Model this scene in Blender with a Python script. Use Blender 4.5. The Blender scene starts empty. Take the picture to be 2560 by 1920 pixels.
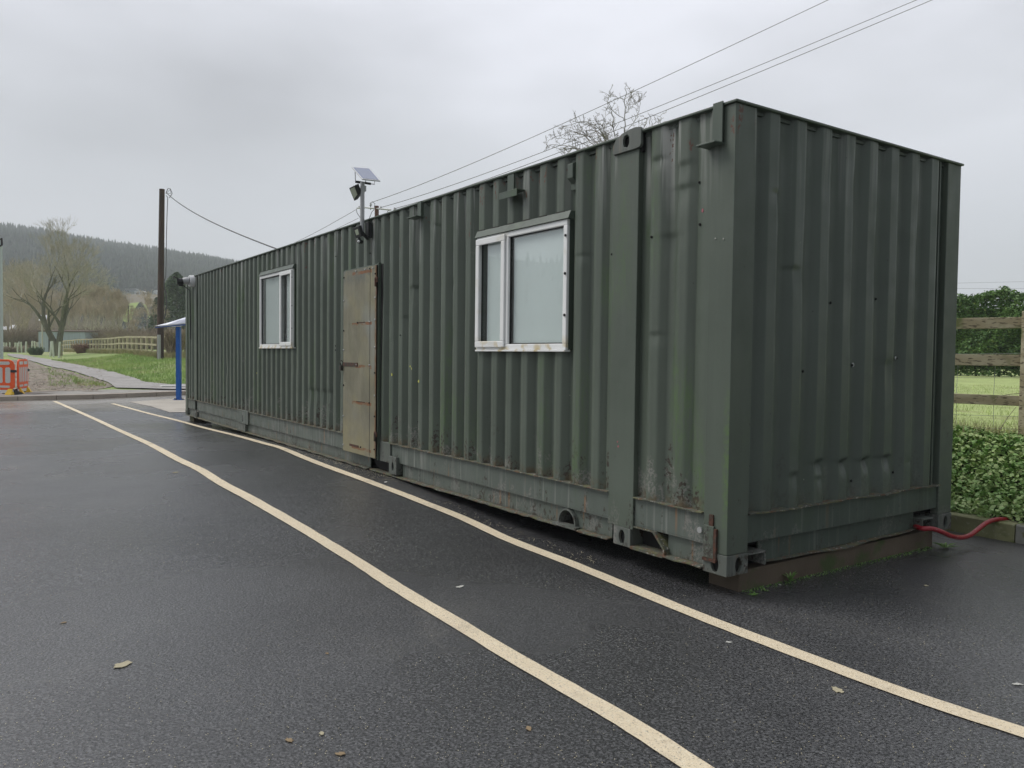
import bpy, math, random
import numpy as np
from mathutils import Vector, Matrix, noise as mnoise
R = math.radians
S = bpy.context.scene
col = S.collection

# ------------------------------------------------------------------ camera
CAM = (-3.58903, -3.03958, 1.25487); YAW, PITCH, ROLL, FPX = 0.9705, -0.03521, 0.01169, 1990.43776
cy, sy, cp, sp = math.cos(YAW), math.sin(YAW), math.cos(PITCH), math.sin(PITCH)
FW = Vector((cy*cp, sy*cp, sp)); r0 = Vector((sy, -cy, 0)); u0 = r0.cross(FW)
RT = r0*math.cos(ROLL) + u0*math.sin(ROLL); UP = u0*math.cos(ROLL) - r0*math.sin(ROLL)
cd = bpy.data.cameras.new('camera'); cam = bpy.data.objects.new('camera', cd); col.objects.link(cam)
cd.sensor_width = 36; cd.lens = FPX/2560*36; cd.clip_end = 6000; cd.clip_start = .05
M = Matrix((RT, UP, -FW)).transposed().to_4x4(); M.translation = Vector(CAM); cam.matrix_world = M
S.camera = cam

# ------------------------------------------------------------------ light
S.view_settings.view_transform = 'Standard'; S.view_settings.look = 'None'
S.view_settings.exposure = 0.36; S.cycles.volume_bounces = 3; S.cycles.transparent_max_bounces = 16; S.view_settings.gamma = 1
SUN_EL, SUN_AZ = R(48), R(-150)         # azimuth of the direction towards the sun, from +Y, clockwise
wd = bpy.data.worlds.new('World'); S.world = wd; wd.use_nodes = True
nt = wd.node_tree; nt.nodes.clear()
def N(t, nt=nt, **k):
    n = nt.nodes.new(t)
    for a, b in k.items(): setattr(n, a, b)
    return n
out = N('ShaderNodeOutputWorld'); bg = N('ShaderNodeBackground'); L = nt.links.new
sky = N('ShaderNodeTexSky', sky_type='NISHITA', sun_disc=False); sky.sun_elevation = SUN_EL; sky.sun_rotation = R(-43)
sky.dust_density = 3
tc = N('ShaderNodeTexCoord')
mp = N('ShaderNodeMapping'); mp.inputs['Scale'].default_value = (1.0, 1.0, 2.6); mp.inputs['Location'].default_value = (3.1, 1.7, .4)
n1 = N('ShaderNodeTexNoise'); n1.inputs['Scale'].default_value = 1.7; n1.inputs['Detail'].default_value = 5; n1.inputs['Roughness'].default_value = .45
L(tc.outputs['Generated'], mp.inputs[0]); L(mp.outputs[0], n1.inputs['Vector'])
rp = N('ShaderNodeValToRGB'); e = rp.color_ramp.elements
e[0].position = .34; e[0].color = (.43, .435, .465, 1); e[1].position = .66; e[1].color = (.84, .85, .92, 1)
m = rp.color_ramp.elements.new(.5); m.color = (.62, .63, .675, 1)
L(n1.outputs['Fac'], rp.inputs[0])
# overcast: near the horizon the cloud deck flattens into an even pale grey
sx = N('ShaderNodeSeparateXYZ'); L(tc.outputs['Generated'], sx.inputs[0])
hz = N('ShaderNodeMapRange'); hz.inputs[1].default_value = 0.02; hz.inputs[2].default_value = .34; L(sx.outputs['Z'], hz.inputs[0])
mx0 = N('ShaderNodeMix', data_type='RGBA'); mx0.inputs[6].default_value = (.585, .605, .625, 1)
L(hz.outputs[0], mx0.inputs[0]); L(rp.outputs[0], mx0.inputs[7])
sm = N('ShaderNodeMix', data_type='RGBA', blend_type='MULTIPLY'); sm.inputs[0].default_value = 1; sm.inputs[7].default_value = (.09, .09, .09, 1)
L(sky.outputs[0], sm.inputs[6])
mx = N('ShaderNodeMix', data_type='RGBA'); mx.inputs[0].default_value = .93
L(sm.outputs[2], mx.inputs[6]); L(mx0.outputs[2], mx.inputs[7])
# added dimming of the unseen sky towards -Y, to darken the end wall
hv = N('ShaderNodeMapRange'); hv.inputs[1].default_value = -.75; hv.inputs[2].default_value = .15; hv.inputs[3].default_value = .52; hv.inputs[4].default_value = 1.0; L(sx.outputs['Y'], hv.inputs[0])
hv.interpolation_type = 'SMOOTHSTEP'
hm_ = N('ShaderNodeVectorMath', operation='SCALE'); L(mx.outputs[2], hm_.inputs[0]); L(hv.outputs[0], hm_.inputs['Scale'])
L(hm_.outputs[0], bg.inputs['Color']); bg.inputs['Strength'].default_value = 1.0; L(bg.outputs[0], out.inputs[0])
sd = bpy.data.lights.new('sun', 'SUN'); sd.energy = 1.8; sd.angle = R(30); sd.color = (1, .97, .93)
so = bpy.data.objects.new('sun', sd); col.objects.link(so)
sdir = Vector((-.47, .50, .78)).normalized()     # towards the sun
so.rotation_euler = sdir.to_track_quat('Z', 'Y').to_euler()

# ------------------------------------------------------------------ helpers
def at(px, py, d): return Vector(CAM) + FW*d + RT*((px-1280)/FPX*d) - UP*((py-960)/FPX*d)
def ray(px, py): return (FW + RT*((px-1280)/FPX) - UP*((py-960)/FPX))
def tag(o, label=None, cat=None, group=None, kind=None):
    if label: o['label'] = label
    if cat: o['category'] = cat
    if group: o['group'] = group
    if kind: o['kind'] = kind
    return o
def empty(name, loc=(0, 0, 0), rz=0, **k):
    o = bpy.data.objects.new(name, None); col.objects.link(o); o.location = loc; o.rotation_euler = (0, 0, rz); o.empty_display_size = .2
    return tag(o, **k)
class MB:
    def __init__(s): s.v = []; s.f = []
    def add(s, vs, fs):
        b = len(s.v); s.v += [tuple(v) for v in vs]; s.f += [tuple(i+b for i in f) for f in fs]; return s
    def box(s, a, b, rot=None, c=None):
        x0, y0, z0 = a; x1, y1, z1 = b
        vs = [Vector(p) for p in [(x0,y0,z0),(x1,y0,z0),(x1,y1,z0),(x0,y1,z0),(x0,y0,z1),(x1,y0,z1),(x1,y1,z1),(x0,y1,z1)]]
        if rot is not None:
            cc = Vector(c) if c else sum(vs, Vector())/8
            vs = [rot @ (v-cc) + cc for v in vs]
        return s.add(vs, [(0,3,2,1),(4,5,6,7),(0,1,5,4),(1,2,6,5),(2,3,7,6),(3,0,4,7)])
    def tube(s, pts, rad, n=8, cap=True):
        pts = [Vector(p) for p in pts]
        if not hasattr(rad, '__len__'): rad = [rad]*len(pts)
        b = len(s.v); prev = None
        for i, p in enumerate(pts):
            t = (pts[min(i+1, len(pts)-1)] - pts[max(i-1, 0)]).normalized()
            if prev is None:
                a = t.orthogonal().normalized()
            else:
                a = (prev - t*prev.dot(t)); a = a.normalized() if a.length > 1e-6 else t.orthogonal().normalized()
            prev = a; c = t.cross(a)
            for k in range(n):
                w = 2*math.pi*k/n; s.v.append(tuple(p + (a*math.cos(w)+c*math.sin(w))*rad[i]))
        for i in range(len(pts)-1):
            for k in range(n):
                k2 = (k+1) % n; s.f.append((b+i*n+k, b+i*n+k2, b+(i+1)*n+k2, b+(i+1)*n+k))
        if cap:
            s.f.append(tuple(b+k for k in range(n))[::-1]); s.f.append(tuple(b+(len(pts)-1)*n+k for k in range(n)))
        return s
    def prism(s, poly, axis, a, b):
        # poly: 2-D points; axis 0: (u,v)->(y,z) extruded along x from a to b; 1: (x,z) along y; 2: (x,y) along z
        def P(u, v, w): return [(w, u, v), (u, w, v), (u, v, w)][axis]
        n = len(poly)
        vs = [P(u, v, a) for u, v in poly] + [P(u, v, b) for u, v in poly]
        return s.add(vs, [tuple(range(n))[::-1], tuple(range(n, 2*n))] + [(i, (i+1) % n, n+(i+1) % n, n+i) for i in range(n)])
    def plate(s, outer, inner, axis, a, b):
        # plate with a hole: both loops have the same number of points
        def P(u, v, w): return [(w, u, v), (u, w, v), (u, v, w)][axis]
        n = len(outer); vs = []
        for w in (a, b):
            vs += [P(u, v, w) for u, v in outer]; vs += [P(u, v, w) for u, v in inner]
        fs = []
        for i in range(n):
            j = (i+1) % n
            fs += [(i, j, n+j, n+i), (2*n+i, 3*n+i, 3*n+j, 2*n+j), (i, 2*n+i, 2*n+j, j), (n+i, n+j, 3*n+j, 3*n+i)]
        return s.add(vs, fs)
    def build(s, name, mat, parent=None, smooth=False, bevel=0, **k):
        me = bpy.data.meshes.new(name); me.from_pydata(s.v, [], s.f); me.validate(); 
        o = bpy.data.objects.new(name, me); col.objects.link(o)
        import bmesh
        bm = bmesh.new(); bm.from_mesh(me); bmesh.ops.recalc_face_normals(bm, faces=bm.faces); bm.to_mesh(me); bm.free()
        if mat: me.materials.append(mat)
        if smooth: me.polygons.foreach_set('use_smooth', [True]*len(me.polygons))
        if bevel:
            md = o.modifiers.new('bevel', 'BEVEL'); md.width = bevel; md.segments = 2; md.limit_method = 'ANGLE'; md.harden_normals = False
        if parent: o.parent = parent
        return tag(o, **k)
def np_mesh(name, V, F, mat, parent=None, smooth=False, **k):
    V = np.asarray(V, dtype=np.float32); F = np.asarray(F, dtype=np.int32); n = F.shape[1]
    me = bpy.data.meshes.new(name); me.vertices.add(len(V)); me.vertices.foreach_set('co', V.ravel())
    me.loops.add(F.size); me.loops.foreach_set('vertex_index', F.ravel())
    me.polygons.add(len(F)); me.polygons.foreach_set('loop_start', np.arange(0, F.size, n, dtype=np.int32)); me.polygons.foreach_set('loop_total', np.full(len(F), n, dtype=np.int32))
    me.update(calc_edges=True); me.validate()
    if smooth: me.polygons.foreach_set('use_smooth', [True]*len(me.polygons))
    me.materials.append(mat); o = bpy.data.objects.new(name, me); col.objects.link(o)
    if parent: o.parent = parent
    return tag(o, **k)
def oval(cu, cv, ru, rv, n=16): return [(cu+ru*math.cos(2*math.pi*i/n), cv+rv*math.sin(2*math.pi*i/n)) for i in range(n)]
def rect_loop(u0, u1, v0, v1, n=16):
    # n points round a rectangle starting at mid right, matching oval()
    pts = []; cu, cv = (u0+u1)/2, (v0+v1)/2
    for i in range(n):
        a = 2*math.pi*i/n; c, s_ = math.cos(a), math.sin(a); k = 1/max(abs(c), abs(s_))
        pts.append((cu + c*k*(u1-u0)/2, cv + s_*k*(v1-v0)/2))
    return pts

# ------------------------------------------------------------------ materials
class Mat:
    def __init__(s, name, color=(.5, .5, .5), rough=.6, metal=0, spec=.5):
        s.m = bpy.data.materials.new(name); s.m.use_nodes = True; s.t = s.m.node_tree
        s.b = s.t.nodes['Principled BSDF']; s.b.inputs['Base Color'].default_value = (*color, 1); s.b.inputs['Roughness'].default_value = rough
        s.b.inputs['Metallic'].default_value = metal; s.b.inputs['Specular IOR Level'].default_value = spec
        s.tc = None; s.c = None; s.h = None; s.r = None
    def n(s, t, **k): return N(t, s.t, **k)
    def l(s, a, b): s.t.links.new(a, b)
    def vec(s, scale=(1, 1, 1), kind='world'):
        if s.tc is None:
            if kind == 'object': s.tc = s.n('ShaderNodeTexCoord').outputs['Object']
            else: s.tc = s.n('ShaderNodeNewGeometry').outputs['Position']
        mp = s.n('ShaderNodeMapping'); mp.inputs['Scale'].default_value = scale; s.l(s.tc, mp.inputs[0]); return mp.outputs[0]
    def noise(s, scale, detail=3, rough=.5, st=(1, 1, 1), dist=0):
        x = s.n('ShaderNodeTexNoise'); x.inputs['Scale'].default_value = scale; x.inputs['Detail'].default_value = detail
        x.inputs['Roughness'].default_value = rough; x.inputs['Distortion'].default_value = dist; s.l(s.vec(st), x.inputs['Vector']); return x.outputs['Fac']
    def voro(s, scale, feature='F1', st=(1, 1, 1), out='Distance'):
        x = s.n('ShaderNodeTexVoronoi', feature=feature); x.inputs['Scale'].default_value = scale; s.l(s.vec(st), x.inputs['Vector']); return x.outputs[out]
    def ramp(s, v, a, b, lo=0, hi=1):
        x = s.n('ShaderNodeMapRange'); x.inputs[1].default_value = a; x.inputs[2].default_value = b; x.inputs[3].default_value = lo; x.inputs[4].default_value = hi
        s.l(v, x.inputs[0]); return x.outputs[0]
    def math(s, op, a, b=None):
        x = s.n('ShaderNodeMath', operation=op)
        for i, q in enumerate((a, b)):
            if q is None: continue
            if isinstance(q, (int, float)): x.inputs[i].default_value = q
            else: s.l(q, x.inputs[i])
        return x.outputs[0]
    def sep(s, axis):
        s.vec()
        x = s.n('ShaderNodeSeparateXYZ'); s.l(s.tc, x.inputs[0]); return x.outputs[axis]
    def base(s, c): s.c = c; return s
    def mix(s, fac, colr, mode='MIX'):
        x = s.n('ShaderNodeMix', data_type='RGBA', blend_type=mode)
        if s.c is None: x.inputs[6].default_value = s.b.inputs['Base Color'].default_value
        else: s.l(s.c, x.inputs[6])
        if isinstance(fac, (int, float)): x.inputs[0].default_value = fac
        else: s.l(fac, x.inputs[0])
        if isinstance(colr, tuple): x.inputs[7].default_value = (*colr, 1)
        else: s.l(colr, x.inputs[7])
        s.c = x.outputs[2]; return s
    def vary(s, scale, amt, st=(1, 1, 1), detail=3):
        # multiply by 1 +- amt
        v = s.ramp(s.noise(scale, detail, st=st), .25, .75, 1-amt, 1+amt)
        x = s.n('ShaderNodeCombineColor')
        for i in range(3): s.l(v, x.inputs[i])
        return s.mix(1.0, x.outputs[0], 'MULTIPLY')
    def bump(s, h, strength=.3, dist=.01):
        x = s.n('ShaderNodeBump'); x.inputs['Strength'].default_value = strength; x.inputs['Distance'].default_value = dist
        s.l(h, x.inputs['Height'])
        if s.h is not None: s.l(s.h, x.inputs['Normal'])
        s.h = x.outputs[0]; return s
    def rough(s, v): s.l(v, s.b.inputs['Roughness']); return s
    def done(s):
        if s.c is not None: s.l(s.c, s.b.inputs['Base Color'])
        if s.h is not None: s.l(s.h, s.b.inputs['Normal'])
        return s.m
GREEN = (.090, .112, .088)
def paint(name, color=GREEN, corner=0, low=0, drip=0, algae=.5, lowz=.36, top=0, rust=.5, rough=.42):
    a = Mat(name, color, rough, 0, .5)
    a.vary(.9, .12); a.vary(14, .06, st=(1, 1, .06)); a.vary(60, .03)
    # sun-faded chalky patches
    a.mix(a.math('MULTIPLY', a.ramp(a.noise(1.7, 4), .55, .75), .25), (color[0]*1.35+.01, color[1]*1.3+.01, color[2]*1.32+.015))
    if algae:
        f = a.math('MULTIPLY', a.ramp(a.noise(2.2, 2, st=(1, 1.6, .35)), .56, .72), a.ramp(a.noise(45, 4, .7, st=(1, 1, .25)), .38, .62))
        a.mix(a.math('MULTIPLY', f, algae), (.085, .15, .05))
    if drip:
        f = a.math('MULTIPLY', a.ramp(a.noise(26, 2, .6, st=(1, 1, .03)), .55, .70), a.ramp(a.noise(1.6, 2, st=(1, 1, .3)), .40, .60))
        a.mix(a.math('MULTIPLY', f, drip*.8), (.30, .31, .29))
        f = a.math('MULTIPLY', a.ramp(a.noise(19, 1, .6, st=(1, 1, .02)), .64, .70), a.ramp(a.noise(5, 2), .45, .6))
        a.mix(a.math('MULTIPLY', f, drip*.8), (.24, .13, .06))
    if low:
        z = a.sep('Z')
        g = a.ramp(z, lowz, lowz+.5, 1, 0)
        f = a.math('MULTIPLY', a.ramp(a.math('ADD', a.noise(5, 4, .6, st=(1, 1, .6)), a.math('MULTIPLY', g, .20)), .69, .76), a.ramp(a.noise(55, 4, .7), .46, .56))
        a.mix(a.math('MULTIPLY', f, low*.75), (.235, .225, .21))
        f = a.math('MULTIPLY', a.ramp(a.math('ADD', a.noise(9, 4, .65, st=(1, 1, .4)), a.math('MULTIPLY', g, .21)), .69, .75), a.ramp(a.noise(38, 3, .6), .50, .56))
        a.mix(a.math('MULTIPLY', f, low), (.040, .030, .022))
        f = a.math('MULTIPLY', a.ramp(z, lowz, lowz+.07, 1, 0), a.ramp(a.noise(13, 4, .6), .42, .62))
        a.mix(a.math('MULTIPLY', f, low*.9), (.10, .075, .04))
    if top:
        z = a.sep('Z')
        z = a.sep('Z'); g = a.ramp(z, 2.1, 2.68, 0, 1)
        f = a.math('MULTIPLY', a.math('MULTIPLY', g, a.ramp(a.noise(17, 3, .6, st=(1, 1, .04)), .52, .62)), a.ramp(a.noise(1.6, 2, st=(1,1,.1)), .42, .55))
        a.mix(a.math('MULTIPLY', f, top), (.33, .34, .32))
        f = a.math('MULTIPLY', a.ramp(a.math('ADD', a.noise(11, 4, .6, st=(1, 1, .3)), a.math('MULTIPLY', g, .13)), .72, .76), a.ramp(a.noise(40, 3), .45, .55))
        if top > .5: a.mix(f, (.11, .05, .032))
    if corner:
        y_ = a.sep('Y'); z_ = a.sep('Z')
        f = a.math('MULTIPLY', a.ramp(a.math('ADD', y_, a.math('MULTIPLY', a.noise(8, 3), .05)), .05, .075, 1, 0), a.math('MULTIPLY', a.ramp(z_, .20, .45), a.ramp(z_, .80, 1.15, 1, 0)))
        f = a.math('MULTIPLY', f, a.math('LESS_THAN', a.sep('X'), .002)); f = a.math('MULTIPLY', f, .8)
        a.mix(a.math('MULTIPLY', a.math('MULTIPLY', f, a.ramp(a.noise(20, 4, .7), .38, .6)), corner), (.10, .17, .055))
        f = a.math('MULTIPLY', a.ramp(a.math('ADD', a.noise(6, 4, .65, st=(1, 1, .5)), a.math('MULTIPLY', a.ramp(z_, .2, 1.2, 1, 0), .10)), .66, .71), a.ramp(a.noise(48, 4, .7), .50, .56))
        a.mix(a.math('MULTIPLY', f, .9), (.035, .03, .026))
    # small chips
    sp_ = a.voro(9, 'F1'); a.mix(a.math('MULTIPLY', a.math('LESS_THAN', sp_, .035), .8), (.03, .028, .025))
    sp2 = a.voro(5.3, 'F1', st=(1, 1, .8)); a.mix(a.math('MULTIPLY', a.math('LESS_THAN', sp2, .018), .8), (.5, .5, .46))
    a.rough(a.ramp(a.noise(6, 4), .3, .7, rough-.08, rough+.16))
    a.bump(a.noise(7, 2, st=(1, 1, .5)), .25, .012); a.bump(a.noise(190, 2), .06, .002)
    return a.done()
M_wall = paint('container_wall_paint', low=1, top=1, algae=.75)
M_end = paint('container_end_paint', (.086, .108, .088), low=.25, top=.3, algae=.1)
M_post = paint('container_post_paint', corner=1, low=.5, lowz=.05, top=.9, algae=.45, rough=.46)
M_rail = paint('container_rail_paint', (.100, .121, .104), drip=1, algae=.15, low=.9, lowz=-.02)
M_endrail = paint('container_end_rail_paint', (.070, .092, .075), drip=.35, algae=.2, low=.5, lowz=-.03)
M_steel = paint('container_casting_paint', (.108, .122, .108), drip=.4, algae=.1, low=1, lowz=-.05, rough=.55)
M_brk = paint('bracket_paint', (.078, .102, .08), algae=.5)
a = Mat('flange_moss_rust', (.085, .095, .075), .8); a.mix(a.ramp(a.noise(20, 4), .48, .64), (.13, .075, .045)); a.mix(a.ramp(a.noise(17, 3), .5, .65), (.12, .125, .06)); a.mix(a.ramp(a.noise(50, 3), .6, .68), (.3, .29, .26)); a.bump(a.noise(90, 3), .6, .006); M_flange = a.done()
M_dark = Mat('dark_interior', (.012, .012, .012), .9).m
M_black = Mat('black_plastic', (.02, .021, .022), .45).m
a = Mat('rust', (.085, .038, .024), .85); a.vary(40, .5); a.mix(a.ramp(a.noise(25, 3), .5, .6), (.05, .04, .03)); a.bump(a.noise(120, 3), .5, .003); M_rust = a.done()
a = Mat('dark_steel', (.07, .065, .055), .5, .6); a.vary(30, .3); M_dsteel = a.done()
a = Mat('upvc', (.84, .85, .84), .35); a.vary(3, .05); a.mix(a.math('MULTIPLY', a.ramp(a.noise(5, 3, st=(1, 1, 1.5)),   .62, .76), .35), (.60, .56, .40))
a.mix(a.math('MULTIPLY', a.math('MULTIPLY', a.ramp(a.sep('Z'), 1.30, 1.42, 1, 0), a.ramp(a.noise(9, 2), .5, .6)), .8), (.55, .42, .14)); M_upvc = a.done()
a = Mat('blind_board', (.86, .89, .885), .7); a.vary(1.2, .05); M_board = a.done()
M_rubber = Mat('black_rubber', (.012, .012, .012), .7).m
# glass pane : transmits, with a fresnel sky reflection
def glass():
    a = Mat('glass'); a.t.nodes.remove(a.b); o = a.t.nodes['Material Output']
    tr = a.n('ShaderNodeBsdfTransparent'); tr.inputs[0].default_value = (.95, .975, .97, 1); gl = a.n('ShaderNodeBsdfGlossy'); gl.inputs['Roughness'].default_value = .015
    lw = a.n('ShaderNodeLayerWeight'); lw.inputs[0].default_value = .5; mxs = a.n('ShaderNodeMixShader')
    q = a.math('ADD', a.math('MULTIPLY', a.math('POWER', lw.outputs['Facing'], 3.0), .80), .055)
    a.l(q, mxs.inputs[0]); a.l(tr.outputs[0], mxs.inputs[1]); a.l(gl.outputs[0], mxs.inputs[2]); a.l(mxs.outputs[0], o.inputs[0]); return a.m
M_glass = glass()
# galvanised / brassy weathered door sheet
a = Mat('weathered_door_sheet', (.25, .235, .17), .42, .4)
a.vary(2.2, .22); a.vary(22, .10, st=(1, 1, .08))
z = a.sep('Z'); y_ = a.sep('Y')
a.mix(a.math('MULTIPLY', a.ramp(a.math('ADD', a.noise(3, 3), a.math('MULTIPLY', a.ramp(z, .15, .9, 1, 0), .25)), .52, .75), .7), (.34, .305, .175))
a.mix(a.math('MULTIPLY', a.ramp(a.noise(1.6, 2, st=(1, 1, 1)), .56, .7), .6), (.30, .32, .30))
a.mix(a.math('MULTIPLY', a.ramp(z, 2.0, 2.1), a.ramp(a.noise(9, 3), .35, .6)), (.17, .175, .15))
for zz in (.235, .735, 1.135, 1.60, 2.155):     # rust bleeding from the fixing straps
    band = a.math('LESS_THAN', a.math('ABSOLUTE', a.math('ADD', a.math('ADD', z, -zz), a.math('MULTIPLY', a.noise(11, 3), .03))), .016)
    f = a.math('MULTIPLY', a.math('MULTIPLY', band, a.ramp(a.noise(7, 4, .6, st=(1, 1, 3)), .38, .52)), a.math('MULTIPLY', a.math('GREATER_THAN', y_, 4.78), a.math('LESS_THAN', y_, 5.30)))
    a.mix(a.math('MULTIPLY', f, .85), (.26, .105, .04))
a.mix(a.math('MULTIPLY', a.ramp(y_, 4.72, 4.685), a.ramp(a.noise(8, 4), .35, .55)), (.22, .13, .07))
a.rough(a.ramp(a.noise(5, 4), .3, .7, .34, .6)); a.bump(a.noise(4, 2), .3, .02); M_door = a.done()
# asphalt
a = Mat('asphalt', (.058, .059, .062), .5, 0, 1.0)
a.mix(a.ramp(a.voro(100, out='Color'), .35, .95), (.135, .136, .14)); a.mix(a.ramp(a.noise(85, 3, .7), .49, .56, .0, .92), (.010, .010, .011)); a.vary(1.1, .18); a.vary(.25, .2)
a.mix(a.math('LESS_THAN', a.voro(30), .05), (.30, .29, .26))
a.mix(a.math('MULTIPLY', a.ramp(a.noise(.55, 4, .6), .60, .74), .35), (.13, .125, .11))
a.mix(a.math('MULTIPLY', a.ramp(a.noise(.9, 5, .7, st=(1.5, .5, 1)), .62, .70), .30), (.16, .15, .13))
a.mix(a.math('MULTIPLY', a.ramp(a.noise(1.1, 5, .75, st=(1, 2.2, 1)), .66, .72), .6), (.014, .014, .014))
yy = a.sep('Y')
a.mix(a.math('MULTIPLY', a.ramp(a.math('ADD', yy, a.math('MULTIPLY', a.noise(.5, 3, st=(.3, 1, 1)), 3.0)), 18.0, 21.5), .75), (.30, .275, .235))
a.rough(a.ramp(a.noise(.45, 4), .35, .65, .16, .36))
a.bump(a.noise(110, 3, .7), .8, .0045); a.bump(a.voro(60), .35, .004); a.bump(a.noise(3.0, 2), .12, .02)
M_asph = a.done()
a = Mat('road_marking_paint', (.80, .685, .49), .6)
a.vary(2.0, .08); a.mix(a.ramp(a.voro(120, out='Color'), .55, 1.0, 0, .55), (.92, .86, .71)); a.mix(a.ramp(a.noise(170, 3, .7), .60, .68), (.30, .22, .14)); a.mix(a.ramp(a.noise(2.2, 5, .75), .57, .72, 0, .45), (.30, .25, .19)); a.mix(a.ramp(a.noise(90, 3, .8), .60, .66, 0, .8), (.12, .10, .08)); a.mix(a.ramp(a.noise(48, 4, .8), .585, .63, 0, .65), (.33, .26, .17)); a.mix(a.ramp(a.noise(1.3, 4, .7, st=(1, .6, 1)), .58, .72, 0, .3), (.42, .36, .28)); a.bump(a.noise(110, 3, .7), 1.0, .006); M_line = a.done()
a = Mat('concrete_pavement', (.30, .285, .26), .75); a.vary(.9, .2); a.vary(25, .12); a.mix(a.ramp(a.noise(1.3, 4), .55, .7), (.14, .115, .085)); a.bump(a.noise(60, 3), .3, .004); M_conc = a.done()
a = Mat('apron_concrete', (.44, .405, .35), .75); a.vary(.9, .12); a.mix(a.ramp(a.noise(.9, 4, st=(1, 3, 1)), .6, .7), (.25, .22, .18)); M_apron = a.done()
a = Mat('kerb_concrete', (.42, .365, .31), .8); a.vary(1.5, .25); a.vary(40, .12); a.bump(a.noise(70, 3), .4, .004); M_kerb = a.done()
a = Mat('mossy_kerb_concrete', (.23, .235, .12), .8); a.vary(3.5, .25); a.mix(a.ramp(a.noise(6, 4), .55, .68), (.11, .13, .035)); a.mix(a.ramp(a.noise(40, 3), .58, .68), (.3, .3, .2)); a.bump(a.noise(80, 3), .4, .004); M_mkerb = a.done()
a = Mat('grey_kerb_concrete', (.27, .27, .235), .8); a.vary(5, .25); a.mix(a.ramp(a.noise(9, 4), .52, .62), (.19, .19, .09)); a.bump(a.noise(80, 3), .4, .004); M_gkerb = a.done()
a = Mat('plinth_concrete', (.105, .082, .058), .85); a.vary(3, .2); a.mix(a.ramp(a.noise(5, 4), .56, .68), (.06, .085, .03)); a.mix(a.ramp(a.noise(2.2, 3), .55, .7), (.14, .115, .085)); a.bump(a.noise(60, 4), .5, .006); M_plinth = a.done()
a = Mat('meadow_soil', (.29, .38, .13), .95); a.vary(.35, .25); a.vary(3, .25); a.mix(a.ramp(a.noise(.16, 4), .50, .66), (.40, .40, .21)); a.mix(a.ramp(a.noise(6, 4, .7), .55, .75, 0, .6), (.15, .22, .07)); a.bump(a.noise(6, 4, .7), 1, .12); M_grass = a.done()
a = Mat('field_grass', (.38, .46, .17), .95); a.vary(.8, .12); a.vary(7, .2, st=(1, 1, 1)); a.mix(a.ramp(a.noise(1.2, 3), .55, .7), (.26, .26, .11)); a.bump(a.noise(25, 3), .8, .03); M_field = a.done()
a = Mat('mud', (.28, .23, .18), .7); a.vary(1.5, .3); a.mix(a.ramp(a.noise(.8, 4), .56, .66), (.15, .17, .07)); a.mix(a.ramp(a.noise(9, 4, .7), .5, .6), (.09, .07, .05)); a.mix(a.ramp(a.noise(5, 3), .60, .66), (.33, .28, .22)); a.bump(a.noise(5, 4, .7), 1, .10); M_mud = a.done()
a = Mat('gravel_path', (.34, .325, .31), .8); a.vary(.8, .18); a.vary(8, .15); a.mix(a.ramp(a.noise(1.1, 4), .60, .72), (.15, .125, .09)); a.bump(a.noise(20, 3), .5, .02); M_path = a.done()
a = Mat('ivy_bank_soil', (.03, .035, .018), .95); a.vary(8, .4); M_soil = a.done()
a = Mat('hillside', (.045, .062, .040), 1); a.vary(.01, .3); a.vary(.05, .3); M_hill = a.done()
def leafmat(name, c1, c2, c3=None, scale=6, rough=.5, trans=.25, amt=.25):
    a = Mat(name, c1, rough, 0, .35); a.mix(a.ramp(a.noise(scale, 2), .42, .62), c2); a.vary(scale*5, amt)
    if c3: a.mix(a.ramp(a.noise(scale*3.3, 2), .62, .70), c3)
    return a.done()
M_ivy = leafmat('ivy_leaves', (.24, .40, .13), (.42, .54, .22), (.62, .62, .32), 9)
M_hedge = leafmat('hedge_leaves', (.065, .13, .04), (.13, .23, .07), (.22, .28, .09), 2.2)
M_blade = leafmat('grass_blades', (.12, .20, .045), (.20, .25, .08), (.26, .23, .11), .9, .7)
M_dry = leafmat('dry_grass_blades', (.40, .36, .20), (.30, .30, .14), (.50, .44, .26), .9, .8)
M_weed = leafmat('weed_leaves', (.13, .25, .06), (.18, .30, .09), None, 12)
M_conif = leafmat('conifer_needles', (.020, .036, .022), (.034, .052, .032), None, .04, .95, amt=.15)
M_conif2 = leafmat('near_conifer_needles', (.075, .12, .065), (.13, .18, .10), None, .5, .95)
def bark(name, c1, c2):
    a = Mat(name, c1, .9); a.mix(a.ramp(a.noise(1.5, 4, st=(1, 1, .4)), .42, .6), c2); a.vary(12, .3, st=(1, 1, .3)); return a.done()
M_bark = bark('lichen_bark', (.12, .12, .085), (.20, .20, .14))
M_twig = bark('twigs', (.40, .375, .29), (.47, .44, .35))
M_wood = bark('wood_bare', (.44, .38, .27), (.56, .48, .35))
M_birch = bark('pale_stems', (.60, .57, .43), (.45, .42, .30))
M_fruit = bark('fruit_twigs', (.26, .235, .205), (.34, .32, .28))
a = Mat('fence_timber', (.40, .365, .24), .85); a.vary(.7, .15); a.vary(5, .25, st=(1, 1, .6)); M_timber = a.done()
a = Mat('weathered_rail_timber', (.30, .26, .165), .85); a.vary(1.5, .2); a.mix(a.ramp(a.noise(9, 4, st=(1, .25, 1.6)), .45, .62), (.40, .36, .25)); a.mix(a.ramp(a.noise(60, 2, st=(1, .05, 1)), .55, .65), (.12, .10, .065)); a.mix(a.ramp(a.noise(4, 3), .55, .65), (.14, .16, .06)); a.bump(a.noise(60, 2, st=(1, .05, 1)), .3, .003); M_rtim = a.done()
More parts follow.
